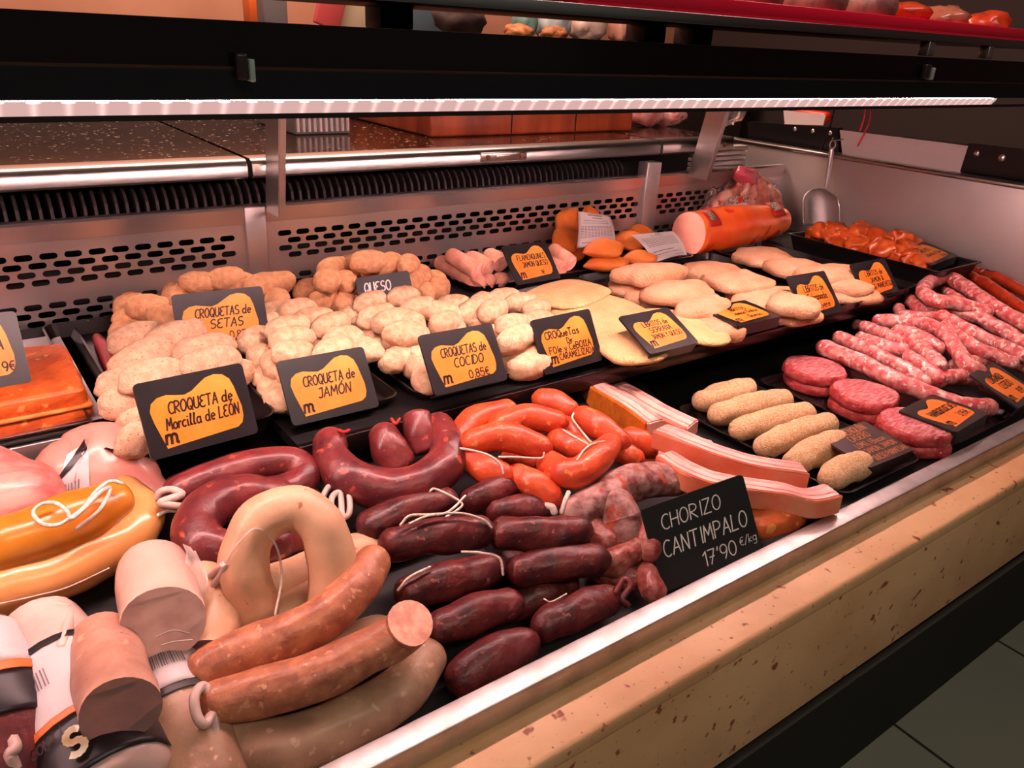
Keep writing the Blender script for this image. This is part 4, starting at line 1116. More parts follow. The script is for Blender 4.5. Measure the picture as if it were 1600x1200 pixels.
collar(lc, PCv, RC, .46, .72, -100, 110, LABK, 'black_band', .0020)
string(lc, [(18, 1150, .085), (24, 1168, .09), (16, 1180, .088), (26, 1200, .08), (30, 1225, .075)], r=.0045, m=CAS, name='knotted_casing')
string(la, [(38, 962, .06), (60, 952, .07), (92, 948, .074), (108, 956, .07), (104, 985, .085), (96, 1010, .09)], r=.005, m=CAS, name='knotted_casing')
# cut pieces on top
OC = Vector((0, 0, CZ))
def log(label, near, h, back, ln, r, skin, face, seed, name='cut_sausage'):
    """cut sausage whose cut face looks out at the customer, its far end resting lower on the pile"""
    a = Lp(near[0], near[1], h); d = (a - OC).length
    rb = ray(*back); c = OC + Vector(rb) * (d + ln)
    b = tube_bm([c, c.lerp(a, .5), a], [r * .93, r, r], 26, 6, ('round', 'cut'), .003, 26, seed, capl=.5)
    return tag(mesh_obj(name, b, [skin, face]), label, 'sausage')
lv = log('thick brown liver sausage, cut end facing out, bottom left', (188, 1112), .112, (160, 1002), .085, .0285, LIV, LIVC, 8)
wc = log('pale wrapped sausage with a greyish cut face under clear film', (256, 974), .092, (240, 893), .075, .0345, WSK, WSC, 9)
b = bmesh.new(); rr = random.Random(2); n = 9; rows = []
for j in range(n):
    v = j / (n - 1); a = Lp(286 + 14 * v, 850 + 105 * v, .10 - .02 * v); c = Lp(306 + 20 * math.sin(v * 3), 862 + 100 * v, .10 - .03 * v)
    rows.append([b.verts.new(a.lerp(c, k / 4) + Vector((rr.uniform(-.003, .003), rr.uniform(-.003, .003), rr.uniform(-.003, .004)))) for k in range(5)])
for A, B in zip(rows, rows[1:]):
    for k in range(4): b.faces.new((A[k], A[k + 1], B[k + 1], B[k]))
bmesh.ops.solidify(b, geom=list(b.faces), thickness=.0006)
FILM2 = mat('cling_film', (246, 222, 214), rough=.12, alpha=.45, coat=.8)
mesh_obj('film_wrap', b, FILM2, wc)
string(wc, [(296, 990, .098), (270, 985, .108), (245, 995, .10)], r=.0006, m=CAS, name='film_crease')
string(wc, [(300, 1000, .094), (275, 1002, .10), (252, 1008, .094)], r=.0006, m=CAS, name='film_crease')
sausage('beige sausage piece with hollow cut end beside the wrapped one', [(322, 905, .045), (338, 955, .045), (328, 1020, .04)], [.022, .025, .024], BEI, caps=('round', 'cut'), cut=LIVC, seed=10, name='cut_sausage')
# beige arch and its neighbours
ar = sausage('fat beige sausage bent into an arch at centre left', [(398, 950, .045), (382, 900, .075), (388, 845, .10), (420, 806, .118), (462, 796, .120), (500, 820, .11), (518, 870, .085), (520, 925, .055), (512, 960, .03)], .0235, BEI, seed=11, name='arched_sausage')
string(ar, [(352, 880, .10), (372, 850, .122), (400, 826, .128), (430, 850, .11), (440, 900, .08), (430, 960, .07)], r=.0012, m=FILM2, name='film_strip')
string(ar, [(330, 900, .07), (350, 882, .10), (345, 898, .085), (326, 925, .06)], r=.0035, m=CAS, name='knotted_casing')
sausage('beige sausage lying low behind the arch legs', [(420, 915, .025), (480, 893, .025), (545, 868, .025), (572, 860, .025)], .021, BEI, seed=12)
sausage('beige sausage lowest, glimpsed through the arch bottom', [(395, 975, .02), (450, 955, .02), (500, 930, .02)], .019, BEI, seed=13)
sausage('dark red sausage piece seen through the arch opening', [(420, 855, .03), (452, 842, .035), (490, 838, .03)], .018, MORC, seed=14)
sausage('long brown curved sausage sweeping up towards the dark chorizos', [(318, 1050, .05), (372, 1022, .058), (440, 1000, .064), (505, 965, .07), (555, 920, .074), (582, 880, .072)], [.020, .021, .0215, .0215, .021, .019], BRO, caps=('round', 'tie'), seed=15, capl=.7)
cs = sausage('brown sausage with pink cut end raised, tied at its left', [(338, 1098, .062), (400, 1082, .066), (470, 1064, .07), (540, 1036, .073), (598, 1006, .077), (630, 985, .084), (641, 974, .104)], [.018, .021, .0215, .021, .0205, .0205, .020], BRO, caps=('tie', 'cut'), cut=BROC, seed=16, capl=.7)
string(cs, [(330, 1090, .075), (318, 1072, .08), (304, 1088, .085), (308, 1118, .08), (320, 1132, .075), (332, 1118, .07), (336, 1150, .060), (326, 1180, .06), (330, 1215, .05)], r=.0042, m=CAS, name='knotted_casing')
sausage('long greyish sausage in front, running along the steel rim', [(360, 1165, .028), (440, 1166, .028), (520, 1140, .028), (590, 1104, .028), (640, 1066, .028), (664, 1030, .026)], [.023, .0245, .0245, .024, .0235, .021], GRY, seed=17)
sausage('greyish sausage hidden between the brown ones', [(455, 1055, .03), (520, 1020, .03), (590, 992, .028)], .020, GRY, seed=18)
# dark red loops
sausage('dark red sausage loop behind, below the jamón card', [(282, 768, .045), (330, 748, .05), (400, 726, .052), (455, 724, .052), (476, 742, .050), (450, 764, .045), (390, 776, .04), (320, 788, .036)], .019, MORC, seed=19)
sausage('glossy dark red sausage loop left of the beige arch', [(478, 786, .03), (430, 778, .045), (370, 776, .055), (322, 796, .06), (308, 830, .06), (330, 858, .058), (375, 862, .05), (430, 848, .04)], [.020, .022, .0235, .024, .024, .024, .023, .02], MORC, seed=20)
tf = string(None, [(505, 775, .05), (515, 760, .055), (535, 755, .058), (545, 770, .056), (546, 800, .05), (535, 806, .048), (532, 772, .056), (520, 775, .056), (516, 800, .05)], r=.0035, m=CAS, name='string_tuft')
tag(tf, 'white looped string tuft sticking up right of the beige arch', 'string')
hs = sausage('thick dark red horseshoe sausage opening upwards, centre', [(516, 694, .062), (520, 720, .058), (548, 750, .054), (600, 764, .052), (655, 756, .054), (694, 728, .056), (700, 696, .060), (684, 668, .060)], [.0205, .023, .0245, .0245, .0245, .024, .022, .02], MORC, seed=21, name='horseshoe_sausage')
string(hs, [(530, 672, .085), (538, 675, .086), (545, 672, .085)], m=REDSTR, r=.002, name='red_tie')
h2 = sausage('dark red sausage end standing inside the horseshoe', [(620, 725, .04), (608, 700, .055), (598, 676, .066)], [.024, .023, .018], MORC, seed=22, caps=('round', 'tie'), capl=.5, name='sausage_end')
string(h2, [(612, 655, .09), (618, 662, .09), (624, 655, .088)], m=REDSTR, r=.002, name='red_tie')
sausage('blunt dark sausage stub upright above the horseshoe', [(664, 700, .05), (655, 672, .066), (652, 652, .074)], [.020, .021, .019], MORC, seed=23, capl=.4, name='sausage_end')
# dark chorizos (end to end)
GC = 'dark chorizos heaped at the centre front'
def cho(label, a, c, bow, h, r, seed, m=CHO, n2=None, grp=GC):
    mid = ((a[0] + c[0]) / 2, (a[1] + c[1]) / 2 + bow, (h[0] + h[1]) / 2 + .003)
    return sausage(label, [(a[0], a[1], h[0]), mid, (c[0], c[1], h[1])], [r * .86, r, r * .88], m, 'chorizo', grp, 'chorizo', ('round', 'tie'), seed=seed, amp=.004, fr=38, capl=.9)
c1 = cho('dark chorizo at the rear left of the heap, under the horseshoe', (578, 822), (690, 785), -4, (.045, .045), .0195, 1)
c2 = cho('dark chorizo at the rear right of the heap, below orange ones', (738, 782), (792, 760), -2, (.045, .045), .0195, 2)
c5 = cho('dark chorizo in the rear row half hidden, left of a red-white tie', (775, 798), (842, 796), -4, (.042, .042), .016, 3)
c3 = cho('dark chorizo in second row, its string looping over it', (614, 850), (745, 832), -4, (.066, .064), .0205, 4)
c4 = cho('dark chorizo in second row right, beside the mottled salami', (785, 832), (900, 830), 4, (.062, .062), .0205, 5)
c6 = cho('dark wrinkled chorizo in third row, left, lit along its top', (640, 928), (762, 890), -2, (.045, .045), .0205, 6)
c7 = cho('dark wrinkled chorizo in third row, right', (812, 892), (928, 876), -4, (.045, .045), .0205, 7)
c8 = cho('dark chorizo in fourth row left, touching the pink cut end', (692, 978), (790, 946), -2, (.036, .036), .0205, 8)
c9 = cho('dark chorizo lying along the steel rim, with crumpled tied end', (852, 978), (945, 938), -2, (.030, .030), .0205, 9)
c10 = cho('dark chorizo nearest the steel rim, lowest in the heap', (722, 1058), (812, 1008), -4, (.026, .028), .022, 10)
cho('dark chorizo buried under the second row, barely showing', (700, 905), (800, 880), 0, (.012, .012), .019, 11)
cho('dark chorizo buried between the third and fourth rows', (800, 950), (880, 915), 0, (.010, .010), .019, 12)
string(c1, [(672, 768, .078), (680, 764, .08), (710, 778, .076), (722, 790, .07), (700, 806, .072), (690, 812, .07)])
string(c3, [(626, 820, .094), (640, 806, .098), (670, 804, .098), (720, 802, .094), (755, 812, .086), (768, 824, .078)])
string(c3, [(640, 818, .094), (668, 806, .098), (700, 800, .096), (727, 775, .08)])
string(c6, [(622, 922, .06), (640, 902, .07), (672, 886, .074)])
string(c6, [(722, 862, .075), (752, 864, .076), (780, 872, .07), (786, 898, .055)])
string(c9, [(850, 936, .04), (862, 940, .042), (885, 928, .05)], r=.0009)
string(c9, [(962, 925, .045), (975, 905, .05), (985, 915, .048), (972, 935, .04), (980, 945, .035)], r=.004, m=CHO, name='crumpled_end')
tp = string(c5, [(852, 790, .05), (862, 792, .052), (866, 800, .048)], r=.0045, m=STRING, name='white_tie')
# orange chorizos
GO = 'orange fresh chorizos heaped behind the dark ones'
def och(label, pts, r, seed): return sausage(label, pts, [r * .85, r, r * .86], ORC, 'chorizo', GO, 'fresh_chorizo', ('tie', 'tie'), seed=seed, amp=.002, capl=.8)
o1 = och('orange chorizo curving at the rear left of the orange heap', [(712, 690, .05), (742, 656, .056), (790, 642, .058)], .0185, 1)
o2 = och('orange chorizo second from rear, horizontal, upper middle', [(782, 664, .066), (822, 652, .070), (868, 660, .068)], .0185, 2)
o3 = och('short orange chorizo at the very back, below the foie card', [(848, 624, .05), (868, 628, .054), (888, 640, .054)], .0175, 3)
o4 = och('big orange chorizo lying across the middle of the orange heap', [(738, 690, .076), (785, 682, .082), (842, 698, .078)], .019, 4)
o5 = och('orange chorizo at right of the heap, pointing to the bacon', [(912, 652, .066), (938, 668, .068), (968, 690, .064)], .018, 5)
o6 = och('orange chorizo with a cord crossing its end, right of middle', [(874, 688, .060), (896, 698, .062), (920, 708, .060)], .018, 6)
o7 = sausage('bent double orange chorizo forming a V, front right', [(860, 726, .066), (882, 738, .072), (906, 736, .076), (930, 718, .078), (952, 696, .074)], [.0175, .0195, .020, .0195, .0165], ORC, 'chorizo', GO, 'fresh_chorizo', ('tie', 'tie'), seed=7, amp=.002, capl=.8)
o8 = och('orange chorizo at left front, string tied over its tip', [(734, 718, .056), (758, 732, .058), (784, 744, .056)], .0185, 8)
o9 = och('orange chorizo at the front, pointing down towards the mottled salami', [(812, 744, .056), (836, 758, .056), (858, 776, .050)], .0190, 9)
och('small orange chorizo hidden in the middle gap', [(800, 716, .03), (818, 722, .03), (832, 722, .03)], .0165, 10)
och('orange chorizo tip behind the crossing cords', [(880, 660, .04), (892, 672, .04), (902, 684, .04)], .0165, 11)
och('small round orange chorizo end right of the V-shaped one', [(968, 708, .05), (980, 712, .05), (990, 716, .048)], .0165, 12)
och('orange chorizo end touching the bacon, far right of the heap', [(985, 684, .04), (1000, 690, .04), (1012, 700, .036)], .0175, 13)
string(o8, [(716, 700, .078), (740, 704, .085), (765, 712, .085), (782, 726, .078), (786, 740, .07)])
string(o4, [(780, 714, .075), (805, 714, .078), (845, 716, .078), (850, 708, .084)])
string(o5, [(896, 646, .08), (895, 655, .082), (912, 678, .080), (926, 694, .080)])
string(o7, [(902, 718, .094), (912, 704, .096), (926, 694, .098), (945, 690, .094), (960, 698, .088)])
string(o6, [(880, 672, .078), (900, 684, .08), (922, 696, .078)])
# mottled salami and small red sausages
SAL = mat('mottled_salami', (118, 56, 54), (188, 142, 136), 60, rough=.6, bump=.8, bscale=90, spots=[((168, 72, 48), 42, .58)])
SAL2 = mat('red_cured_skin', (128, 44, 34), (170, 100, 90), 90, rough=.42, coat=.2, bump=.8, bscale=110)
sa = sausage('thick mottled grey-red salami with white bloom, above the black slate', [(902, 800, .045), (935, 786, .05), (975, 758, .056), (1015, 748, .058), (1060, 755, .052)], [.022, .024, .025, .0235, .018], SAL, 'salami', name='salami', seed=30, amp=.006, fr=28)
sausage('mottled salami lobe hanging forward from the larger salami', [(962, 792, .058), (970, 810, .048), (974, 830, .040)], [.022, .0245, .022], SAL, 'salami', name='salami', seed=31, amp=.006, fr=28)
string(sa, [(888, 770, .08), (882, 785, .078), (878, 800, .07)], r=.003, name='striped_tie')
GS = 'small red cured sausages beside the slate'
for k, (lb_, a, c, h, r) in enumerate((('small red cured sausage right of the dark chorizos, under the salami', (930, 826), (948, 850), .035, .015), ('small red cured sausage with white bloom, centre of the little cluster', (955, 880), (990, 862), .034, .0165),
        ('small red cured sausage tucked against the slate edge', (1003, 830), (1012, 860), .040, .0155), ('small red cured sausage nearest the rim, below the slate corner', (1012, 902), (1020, 922), .026, .0150),
        ('dark little cured sausage under the others beside the chorizos', (945, 895), (985, 905), .016, .0155))):
    sausage(lb_, [(a[0], a[1], h), (c[0], c[1], h)], r, SAL2, 'cured sausage', GS, 'cured_sausage', ('tie', 'round'), seed=40 + k, amp=.004, fr=50)
# ================================================================== bacon slabs
FAT = mat('bacon_lean_and_fat', (246, 198, 182), (236, 166, 156), 20, rough=.38, coat=.25)
LEAN = mat('bacon_lean', (222, 136, 132), (236, 170, 160), 60, rough=.4, coat=.25)
RIND = mat('bacon_rind', (232, 112, 78), (242, 150, 116), 18, rough=.35, coat=.3)
RINDG = mat('golden_rind', (228, 132, 40), (206, 104, 30), 60, rough=.4, coat=.3, bump=.5, bscale=140)
def bacon(label, pts, w_, hgt, rind=RIND, twist=0.0, pl=Rp, seed=0):
    """strip with rectangular section: meat body plus a rind along the customer side"""
    path = smooth_path([pl(*p) for p in pts], 8); T, _ = frames(path)
    def sweep(s0, s1, z0, z1, m, name, parent, wv=0.0):
        b = bmesh.new(); rows = []
        for i, p in enumerate(path):
            t = T[i]; sd = Vector((t.y, -t.x, 0)); sd.normalize()
            if sd.x * -.6 - sd.y < 0: sd = -sd
            a = twist; up = Vector((0, 0, 1)); S_ = sd * math.cos(a) - up * math.sin(a); Up = up * math.cos(a) + sd * math.sin(a)
            wob = .0035 * mn.noise(p * 30 + Vector((seed, 0, 0)))
            w2 = wv * mn.noise(p * 55 + Vector((s0 * 90, seed, 3)))
            q = []
            for (s, z, rr_) in ((s0, z0, 0), (s1, z0, 0), (s1, z1, 1), ((s0 + s1) / 2, z1, 2), (s0, z1, 1)):
                q.append(b.verts.new(p + S_ * (s + wob + w2) + Up * (z + (.001 if rr_ == 2 else 0) + wob)))
            rows.append(q)
        for A, B in zip(rows, rows[1:]):
            for j in range(5): b.faces.new((A[j], A[(j + 1) % 5], B[(j + 1) % 5], B[j]))
        b.faces.new(rows[0]); b.faces.new(list(reversed(rows[-1])))
        bmesh.ops.recalc_face_normals(b, faces=list(b.faces))
        bmesh.ops.bevel(b, geom=[e for e in b.edges if len(e.link_faces) == 2 and e.calc_face_angle(0) > .9], offset=.0018, segments=2, affect='EDGES')
        return sharp(mesh_obj(name, b, m, parent), 50)
    o = tag(sweep(-w_ / 2, w_ / 2 - .004, 0, hgt, FAT, 'bacon_slab', None), label, 'bacon', 'bacon slabs')
    sweep(w_ / 2 - .004, w_ / 2, 0, hgt, rind, 'rind', o)
    for (f0, f1) in ((-.42, -.12), (.10, .20)): sweep(w_ * f0, w_ * f1, hgt - .003, hgt + .0005, LEAN, 'lean_streak', o, .08 * w_)
    return o
bacon('front bacon slab hanging over the steel rim, nearest the slate', [(1035, 735, .035), (1085, 765, .034), (1150, 782, .030), (1215, 790, .026), (1260, 800, .016), (1296, 792, .016)], .034, .026, seed=1)
bacon('upper bacon slab lying between front slab and the breaded rolls', [(1028, 695, .050), (1062, 708, .052), (1110, 728, .045), (1180, 748, .034), (1252, 758, .024)], .034, .026, seed=2)
bacon('bacon slab with bumpy golden rind at the rear left', [(918, 632, .030), (955, 655, .034), (990, 678, .036), (1018, 700, .034)], .034, .042, RINDG, seed=3)
bacon('rear bacon slab reaching back under the shelf', [(950, 612, .035), (985, 632, .040), (1030, 660, .044), (1080, 684, .040)], .036, .022, RIND, twist=.1, seed=4)
bacon('fatty bacon slab between orange chorizos and golden rind', [(938, 648, .020), (965, 668, .026), (1005, 696, .028), (1022, 712, .026)], .03, .024, RINDG, seed=5)
bacon('short pale bacon end right of the rear slab', [(1072, 698, .022), (1095, 704, .020), (1112, 708, .018)], .026, .014, RIND, seed=6)
PORK = mat('paprika_pork', (222, 110, 50), (196, 82, 36), 34, rough=.5, coat=.2, bump=.7, bscale=60, spots=((238, 150, 80), 50, .62))
slab('paprika_pork', 'rough orange paprika pork slab low beside the slate, under bacon', 'pork', None, (1192, 803), .065, .036, .024, -10, .012, PORK, 31, pl=Rp)
slab('paprika_pork', 'orange paprika pork piece glimpsed left of the front bacon slab', 'pork', None, (1030, 722), .05, .03, .03, -30, .012, PORK, 32, pl=Rp)
# ================================================================== breaded rolls in the front tray
tray(.905, 1.105, .455, .765, PFZ + .0005, 'black tray of breaded rolls at the front, beside the bacon', .012, group=None)
GB = 'sesame-breaded rolls in the front tray'
for i, (a, c, h) in enumerate((((1100, 627), (1166, 608), .022), ((1124, 648), (1222, 625), .022), ((1158, 672), (1258, 646), .022), ((1196, 697), (1292, 664), .022), ((1244, 722), (1310, 690), .022), ((1298, 746), (1345, 726), .022))):
    lab = ['breaded roll farthest back in the front tray', 'second breaded roll from the back of the front tray', 'third breaded roll from the back of the front tray', 'fourth breaded roll from the back of the front tray', 'breaded roll partly under the orange-chalked card, pointed tip at left', 'breaded roll nearest the rim, under the orange-chalked card'][i]
    sausage(lab, [(a[0], a[1], h), ((a[0] + c[0]) / 2, (a[1] + c[1]) / 2 - 2, h + .002), (c[0], c[1], h)], [.0185, .0215, .0195], CR_GOLD, 'breaded roll', GB, 'breaded_roll', ('tie', 'round'), seed=60 + i, amp=.004, fr=45, pl=Rp, capl=.8)
# ================================================================== burgers
tray(1.125, 1.40, .452, .775, PFZ + .0005, 'black tray under the burgers and pink sausages', .010, group=None)
BURG = mat('raw_burger', (176, 48, 52), (206, 92, 88), 70, rough=.4, coat=.2, bump=1.0, bscale=110, spots=[((226, 160, 150), 130, .66)])
BTOP = mat('raw_burger_top', (184, 66, 74), (222, 150, 150), 170, rough=.45, bump=1.0, bscale=200, stretch=(.5, 1.4, 1))
def burger(label, px, h, r=.053, th=.021, seed=0, z=None):
    b = bmesh.new(); n = 44; rows = []; sv = Vector((seed * 2.1, seed, 0))
    for (s, zz) in ((.90, -.5), (1.0, -.3), (1.02, 0), (1.0, .3), (.95, .5), (.6, .54), (.3, .56)):
        row = []
        for j in range(n):
            a = 2 * math.pi * j / n
            k = 1 + .09 * mn.noise(Vector((math.cos(a) * 1.5, math.sin(a) * 1.2, 0)) + sv) + .05 * mn.noise(Vector((math.cos(a) * 8, math.sin(a) * 7, zz * 2)) + sv)
            row.append(b.verts.new((math.cos(a) * r * s * k, math.sin(a) * r * s * k, zz * th)))
        rows.append(row)
    for q, (A, B) in enumerate(zip(rows, rows[1:])):
        for j in range(n):
            f = b.faces.new((A[j], A[(j + 1) % n], B[(j + 1) % n], B[j])); f.material_index = 1 if q >= 4 else 0
    b.faces.new(list(reversed(rows[0]))); c = b.verts.new((0, 0, .56 * th))
    for j in range(n): b.faces.new((rows[-1][j], rows[-1][(j + 1) % n], c)).material_index = 1
    p = Rp(px[0], px[1], h) if z is None else Vector((px[0], px[1], PFZ + h))
    b.transform(Tr(p)); o = mesh_obj('burger_patty', b, [BURG, BTOP]); tag(o, label, 'burger', 'raw burger patties'); return p
for (q, nm, lv_) in (((1273, 580), 'rear left stack', 2), ((1350, 620), 'middle stack', 2), ((1428, 668), 'front stack under the Hamburguesas card', 2)):
    hh = .0125 + .0185 * (lv_ - 1)
    p = burger(f'raw red burger patty on top of the {nm}', q, hh, seed=lv_ + q[0])
    for k in range(1, lv_):
        burger(f'raw burger patty {"at the bottom" if k == lv_ - 1 else "in the middle"} of the {nm}', (p.x + .003 * k, p.y - .002 * k), hh - .0185 * k, r=.054, seed=q[0] + k * 3, z=1)
# ================================================================== fresh pink sausages
FRS = mat('fresh_sausage_skin', (206, 78, 84), (236, 158, 150), 85, rough=.36, coat=.25, bump=.25, bscale=90, spots=[((246, 206, 196), 110, .58)], rnd=.05, detail=2)
THO = mat('thin_orange_sausage_skin', (206, 70, 34), (178, 48, 26), 26, rough=.35, coat=.4, bump=.3, bscale=70, spots=((230, 120, 70), 90, .66))
GF = 'fresh pink sausages piled at the right'
def frs(label, pts, r=.0135, seed=0, caps=('round', 'round')): return sausage(label, pts, r, FRS, 'sausage', GF, 'fresh_sausage', caps, segs=16, n=7, seed=seed, amp=.003, fr=60, pl=Rp)
frs('fresh pink sausage nearest the burgers, longest of the pile', [(1288, 543, .055), (1340, 565, .052), (1395, 592, .046), (1450, 615, .036), (1500, 634, .026), (1545, 636, .022)], .0155, 1)
frs('fresh pink sausage second from the burgers, parallel to the longest', [(1312, 528, .056), (1360, 549, .056), (1405, 572, .052), (1445, 594, .044)], .0135, 2)
frs('short fresh pink sausage with rounded tip in the middle of the pile', [(1421, 558, .066), (1442, 572, .062), (1466, 590, .054)], .0125, 3)
frs('fresh pink sausage in the third line, low at left', [(1346, 529, .060), (1380, 541, .062), (1412, 548, .062)], .0130, 4)
frs('fresh pink sausage bulging diagonally at the pile centre', [(1420, 532, .074), (1442, 546, .072), (1466, 570, .064)], .0145, 5)
frs('fresh pink sausage in the fourth line, lumpy, left of centre', [(1352, 511, .066), (1386, 524, .068), (1412, 535, .068)], .0130, 6)
frs('fresh pink sausage above the pile centre, short and fat', [(1404, 518, .076), (1436, 526, .078), (1464, 543, .072)], .0140, 7)
frs('long fresh pink sausage arching over the pile and dropping to the card', [(1374, 501, .070), (1412, 503, .078), (1452, 509, .084), (1480, 526, .082), (1497, 550, .074), (1512, 572, .062), (1528, 580, .054)], .0140, 8)
frs('fresh pink sausage hooked at its left end, upper left of pile', [(1404, 482, .068), (1410, 492, .074), (1430, 495, .080), (1458, 495, .082)], .0115, 9)
frs('fresh pink sausage running right below the big loop', [(1424, 470, .082), (1442, 482, .086), (1486, 486, .09), (1520, 493, .09), (1550, 507, .085), (1580, 524, .076), (1610, 546, .066)], .0140, 10)
frs('fresh pink sausage curled into the big loop at the top of pile', [(1540, 487, .086), (1500, 476, .094), (1460, 469, .10), (1443, 454, .104), (1456, 438, .106), (1480, 434, .106), (1504, 445, .104), (1530, 464, .098), (1566, 486, .090), (1612, 512, .080)], .0150, 11)
frs('fresh pink sausage parallel below, towards the right edge', [(1472, 495, .086), (1502, 511, .084), (1537, 528, .078), (1574, 544, .070), (1610, 560, .062)], .0135, 12)
frs('fresh pink sausage beneath, ending by the cut-off card', [(1480, 508, .078), (1500, 526, .074), (1522, 542, .068), (1556, 556, .060), (1580, 566, .054)], .0130, 13)
frs('fresh pink sausage inside the big loop', [(1474, 452, .088), (1496, 465, .088), (1525, 477, .086)], .0125, 14)
frs('fresh pink sausage lying crosswise to the Longaniza card', [(1448, 597, .040), (1480, 590, .044), (1512, 588, .044), (1535, 592, .04)], .0140, 15)
frs('fresh pink sausage low behind the Longaniza card, reaching right', [(1490, 572, .04), (1525, 566, .044), (1570, 562, .046), (1610, 578, .04)], .0125, 16)
frs('fresh pink sausage under the right edge cards', [(1540, 600, .02), (1580, 605, .024), (1620, 625, .02)], .0135, 17)
frs('fresh pink sausage lowest at the back of pile, in shadow', [(1340, 508, .05), (1365, 514, .05), (1390, 518, .05)], .0120, 18)
frs('fresh pink sausage squeezed under the arching one, right of centre', [(1484, 545, .06), (1500, 560, .054), (1520, 566, .05)], .0120, 19)
GT = 'thin orange sausages by the end wall'
def tho(label, pts, r=.0115, seed=0): return sausage(label, pts, r, THO, 'sausage', GT, 'thin_orange_sausage', ('tie', 'round'), segs=14, seed=seed, amp=.003, fr=60, pl=Rp)
tho('thin orange sausage in front of its group, running down to right edge', [(1514, 430, .096), (1545, 447, .092), (1580, 470, .086), (1615, 496, .078)], .0125, 1)
tho('thin orange sausage behind, highest against the end wall', [(1528, 425, .094), (1552, 430, .094), (1585, 447, .09), (1615, 466, .084)], .0115, 2)
tho('thin orange sausage between the two others, half hidden', [(1545, 440, .082), (1575, 456, .08), (1610, 482, .074)], .0110, 3)
tho('orange sausage lowest of its group, glimpsed beside the pink pile', [(1530, 470, .07), (1555, 478, .07), (1590, 496, .066)], .0110, 4)
# ================================================================== price cards
def C(n, label, pos, xd, up, lines, **k): return card('price_card', label, Vector(pos), xd, up, lines, **k)
S = .18
C(1, 'black price card reading Croqueta de Morcilla de León', (.191, .783, .833), (1, .09, -.02), (0, .42, .91),
  [('CROQUETA de', .04, .53, .15, .60, S, 0), ('Morcilla de LEÓN', .03, .33, .15, .68, S, 0)])
C(2, 'black price card reading Croquetas de Setas', (.298, 1.055, .832), (.975, -.20, .03), (.04, .36, .93),
  [('CROQUETAS de', .03, .56, .15, .62, S, 0), ('SETAS', .05, .36, .15, .4, S, 0), ('0,85', .16, .16, .12, .3, 0, 0)], W=.12)
C(3, 'black price card reading Croqueta de Jamón, with frosty lower edge', (.357, .822, .811), (1, .02, -.02), (.01, .55, .84),
  [('CROQUETA de', .02, .54, .15, .60, S, 0), ('JAMÓN', .04, .33, .15, .4, S, 0)])
C(4, 'small black slate reading Queso Manchego in white handwriting', (.583, 1.115, .823), (.96, -.27, .10), (.04, .48, .88),
  [('QUESO', -.12, .56, .26, .5, .1, .0), ('MANCHEGO', -.02, .14, .24, .78, .1, .0)], W=.09, H=.062, body=CARD2, patch=None, ink=CHALK, wd=.14)
C(5, 'black price card reading Croquetas de Cocido 0,85€', (.527, .780, .828), (1, .02, -.02), (.01, .56, .83),
  [('CROQUETAS de', .02, .57, .145, .62, S, 0), ('COCIDO', .05, .38, .145, .42, S, 0), ('0,85€', .14, .155, .13, .34, .05, 0)])
C(6, 'black price card reading Croquetas de Foie y Cebolla Caramelizada', (.717, .798, .811), (1, .04, -.01), (-.01, .5, .87),
  [('CROQueTas', -.06, .60, .13, .58, 0, 0), ('De', .03, .46, .10, .2, 0, 0), ('FOIe y CeBOllA', .02, .33, .12, .72, 0, 0), ('CARAMELIZADA', .10, .19, .11, .60, 0, 0)], wd=.17)
C(7, 'black price card reading Flamenquines Jamón Queso 1€', (.907, 1.129, .826), (.99, .11, -.04), (-.04, .64, .77),
  [('FLAMENQUINES', .03, .58, .13, .64, .08, 0), ('JAMON QUESO', .06, .40, .13, .58, .08, 0), ('1€', .16, .17, .11, .2, 0, 0)])
C(8, 'black card reading Libritos de Serrano, glaring with light and leaning back', (.871, .748, .829), (1, .06, -.04), (-.03, .89, .46),
  [('LIBRITOS de', .02, .62, .12, .5, .06, 0), ('SERRANA', .04, .46, .12, .46, .06, 0), ('JAMON Y QUESO', .06, .30, .11, .6, .06, 0)])
C(9, 'black card reading Libritos Jamón, lying almost flat on breaded fillets', (1.086, .760, .833), (1, -.01, -.01), (.01, 1, .08),
  [('LIBRITOS', .0, .60, .13, .4, .06, 0), ('Jamon Dulce', .06, .42, .13, .55, .1, 0), ('Queso', .12, .22, .13, .3, .1, 0)])
C(10, 'black card reading Libritos de Sobrasada Gruyere', (1.276, .760, .812), (1, .03, -.04), (.01, .66, .75),
  [('LIBRITOS de', .02, .58, .14, .52, .06, 0), ('Sobrasada', .03, .38, .15, .5, .1, 0), ('Gruyere', .06, .18, .15, .42, .1, 0)], W=.122, H=.085, patch=ORG)
C(11, 'black card reading Libritos de Jamón y Queso Manchego', (1.511, .784, .806), (1, -.04, .02), (.01, .64, .77),
  [('LIBRITOS de', .02, .60, .13, .5, .06, 0), ('JAMON &', .03, .42, .13, .38, .06, 0), ('QUESO MANCHEGO', .04, .25, .13, .7, .06, 0)], patch=ORG)
C(12, 'black card reading Pinchos, tilted flat over the orange meat chunks', (1.759, .798, .848), (1, .03, .07), (-.03, .98, .18),
  [('PINCHOS', .02, .58, .14, .4, .06, 0), ('Adobados Pavo', .05, .36, .13, .62, .1, 0), ('7,50', .24, .16, .11, .2, .05, 0)], patch=ORG)
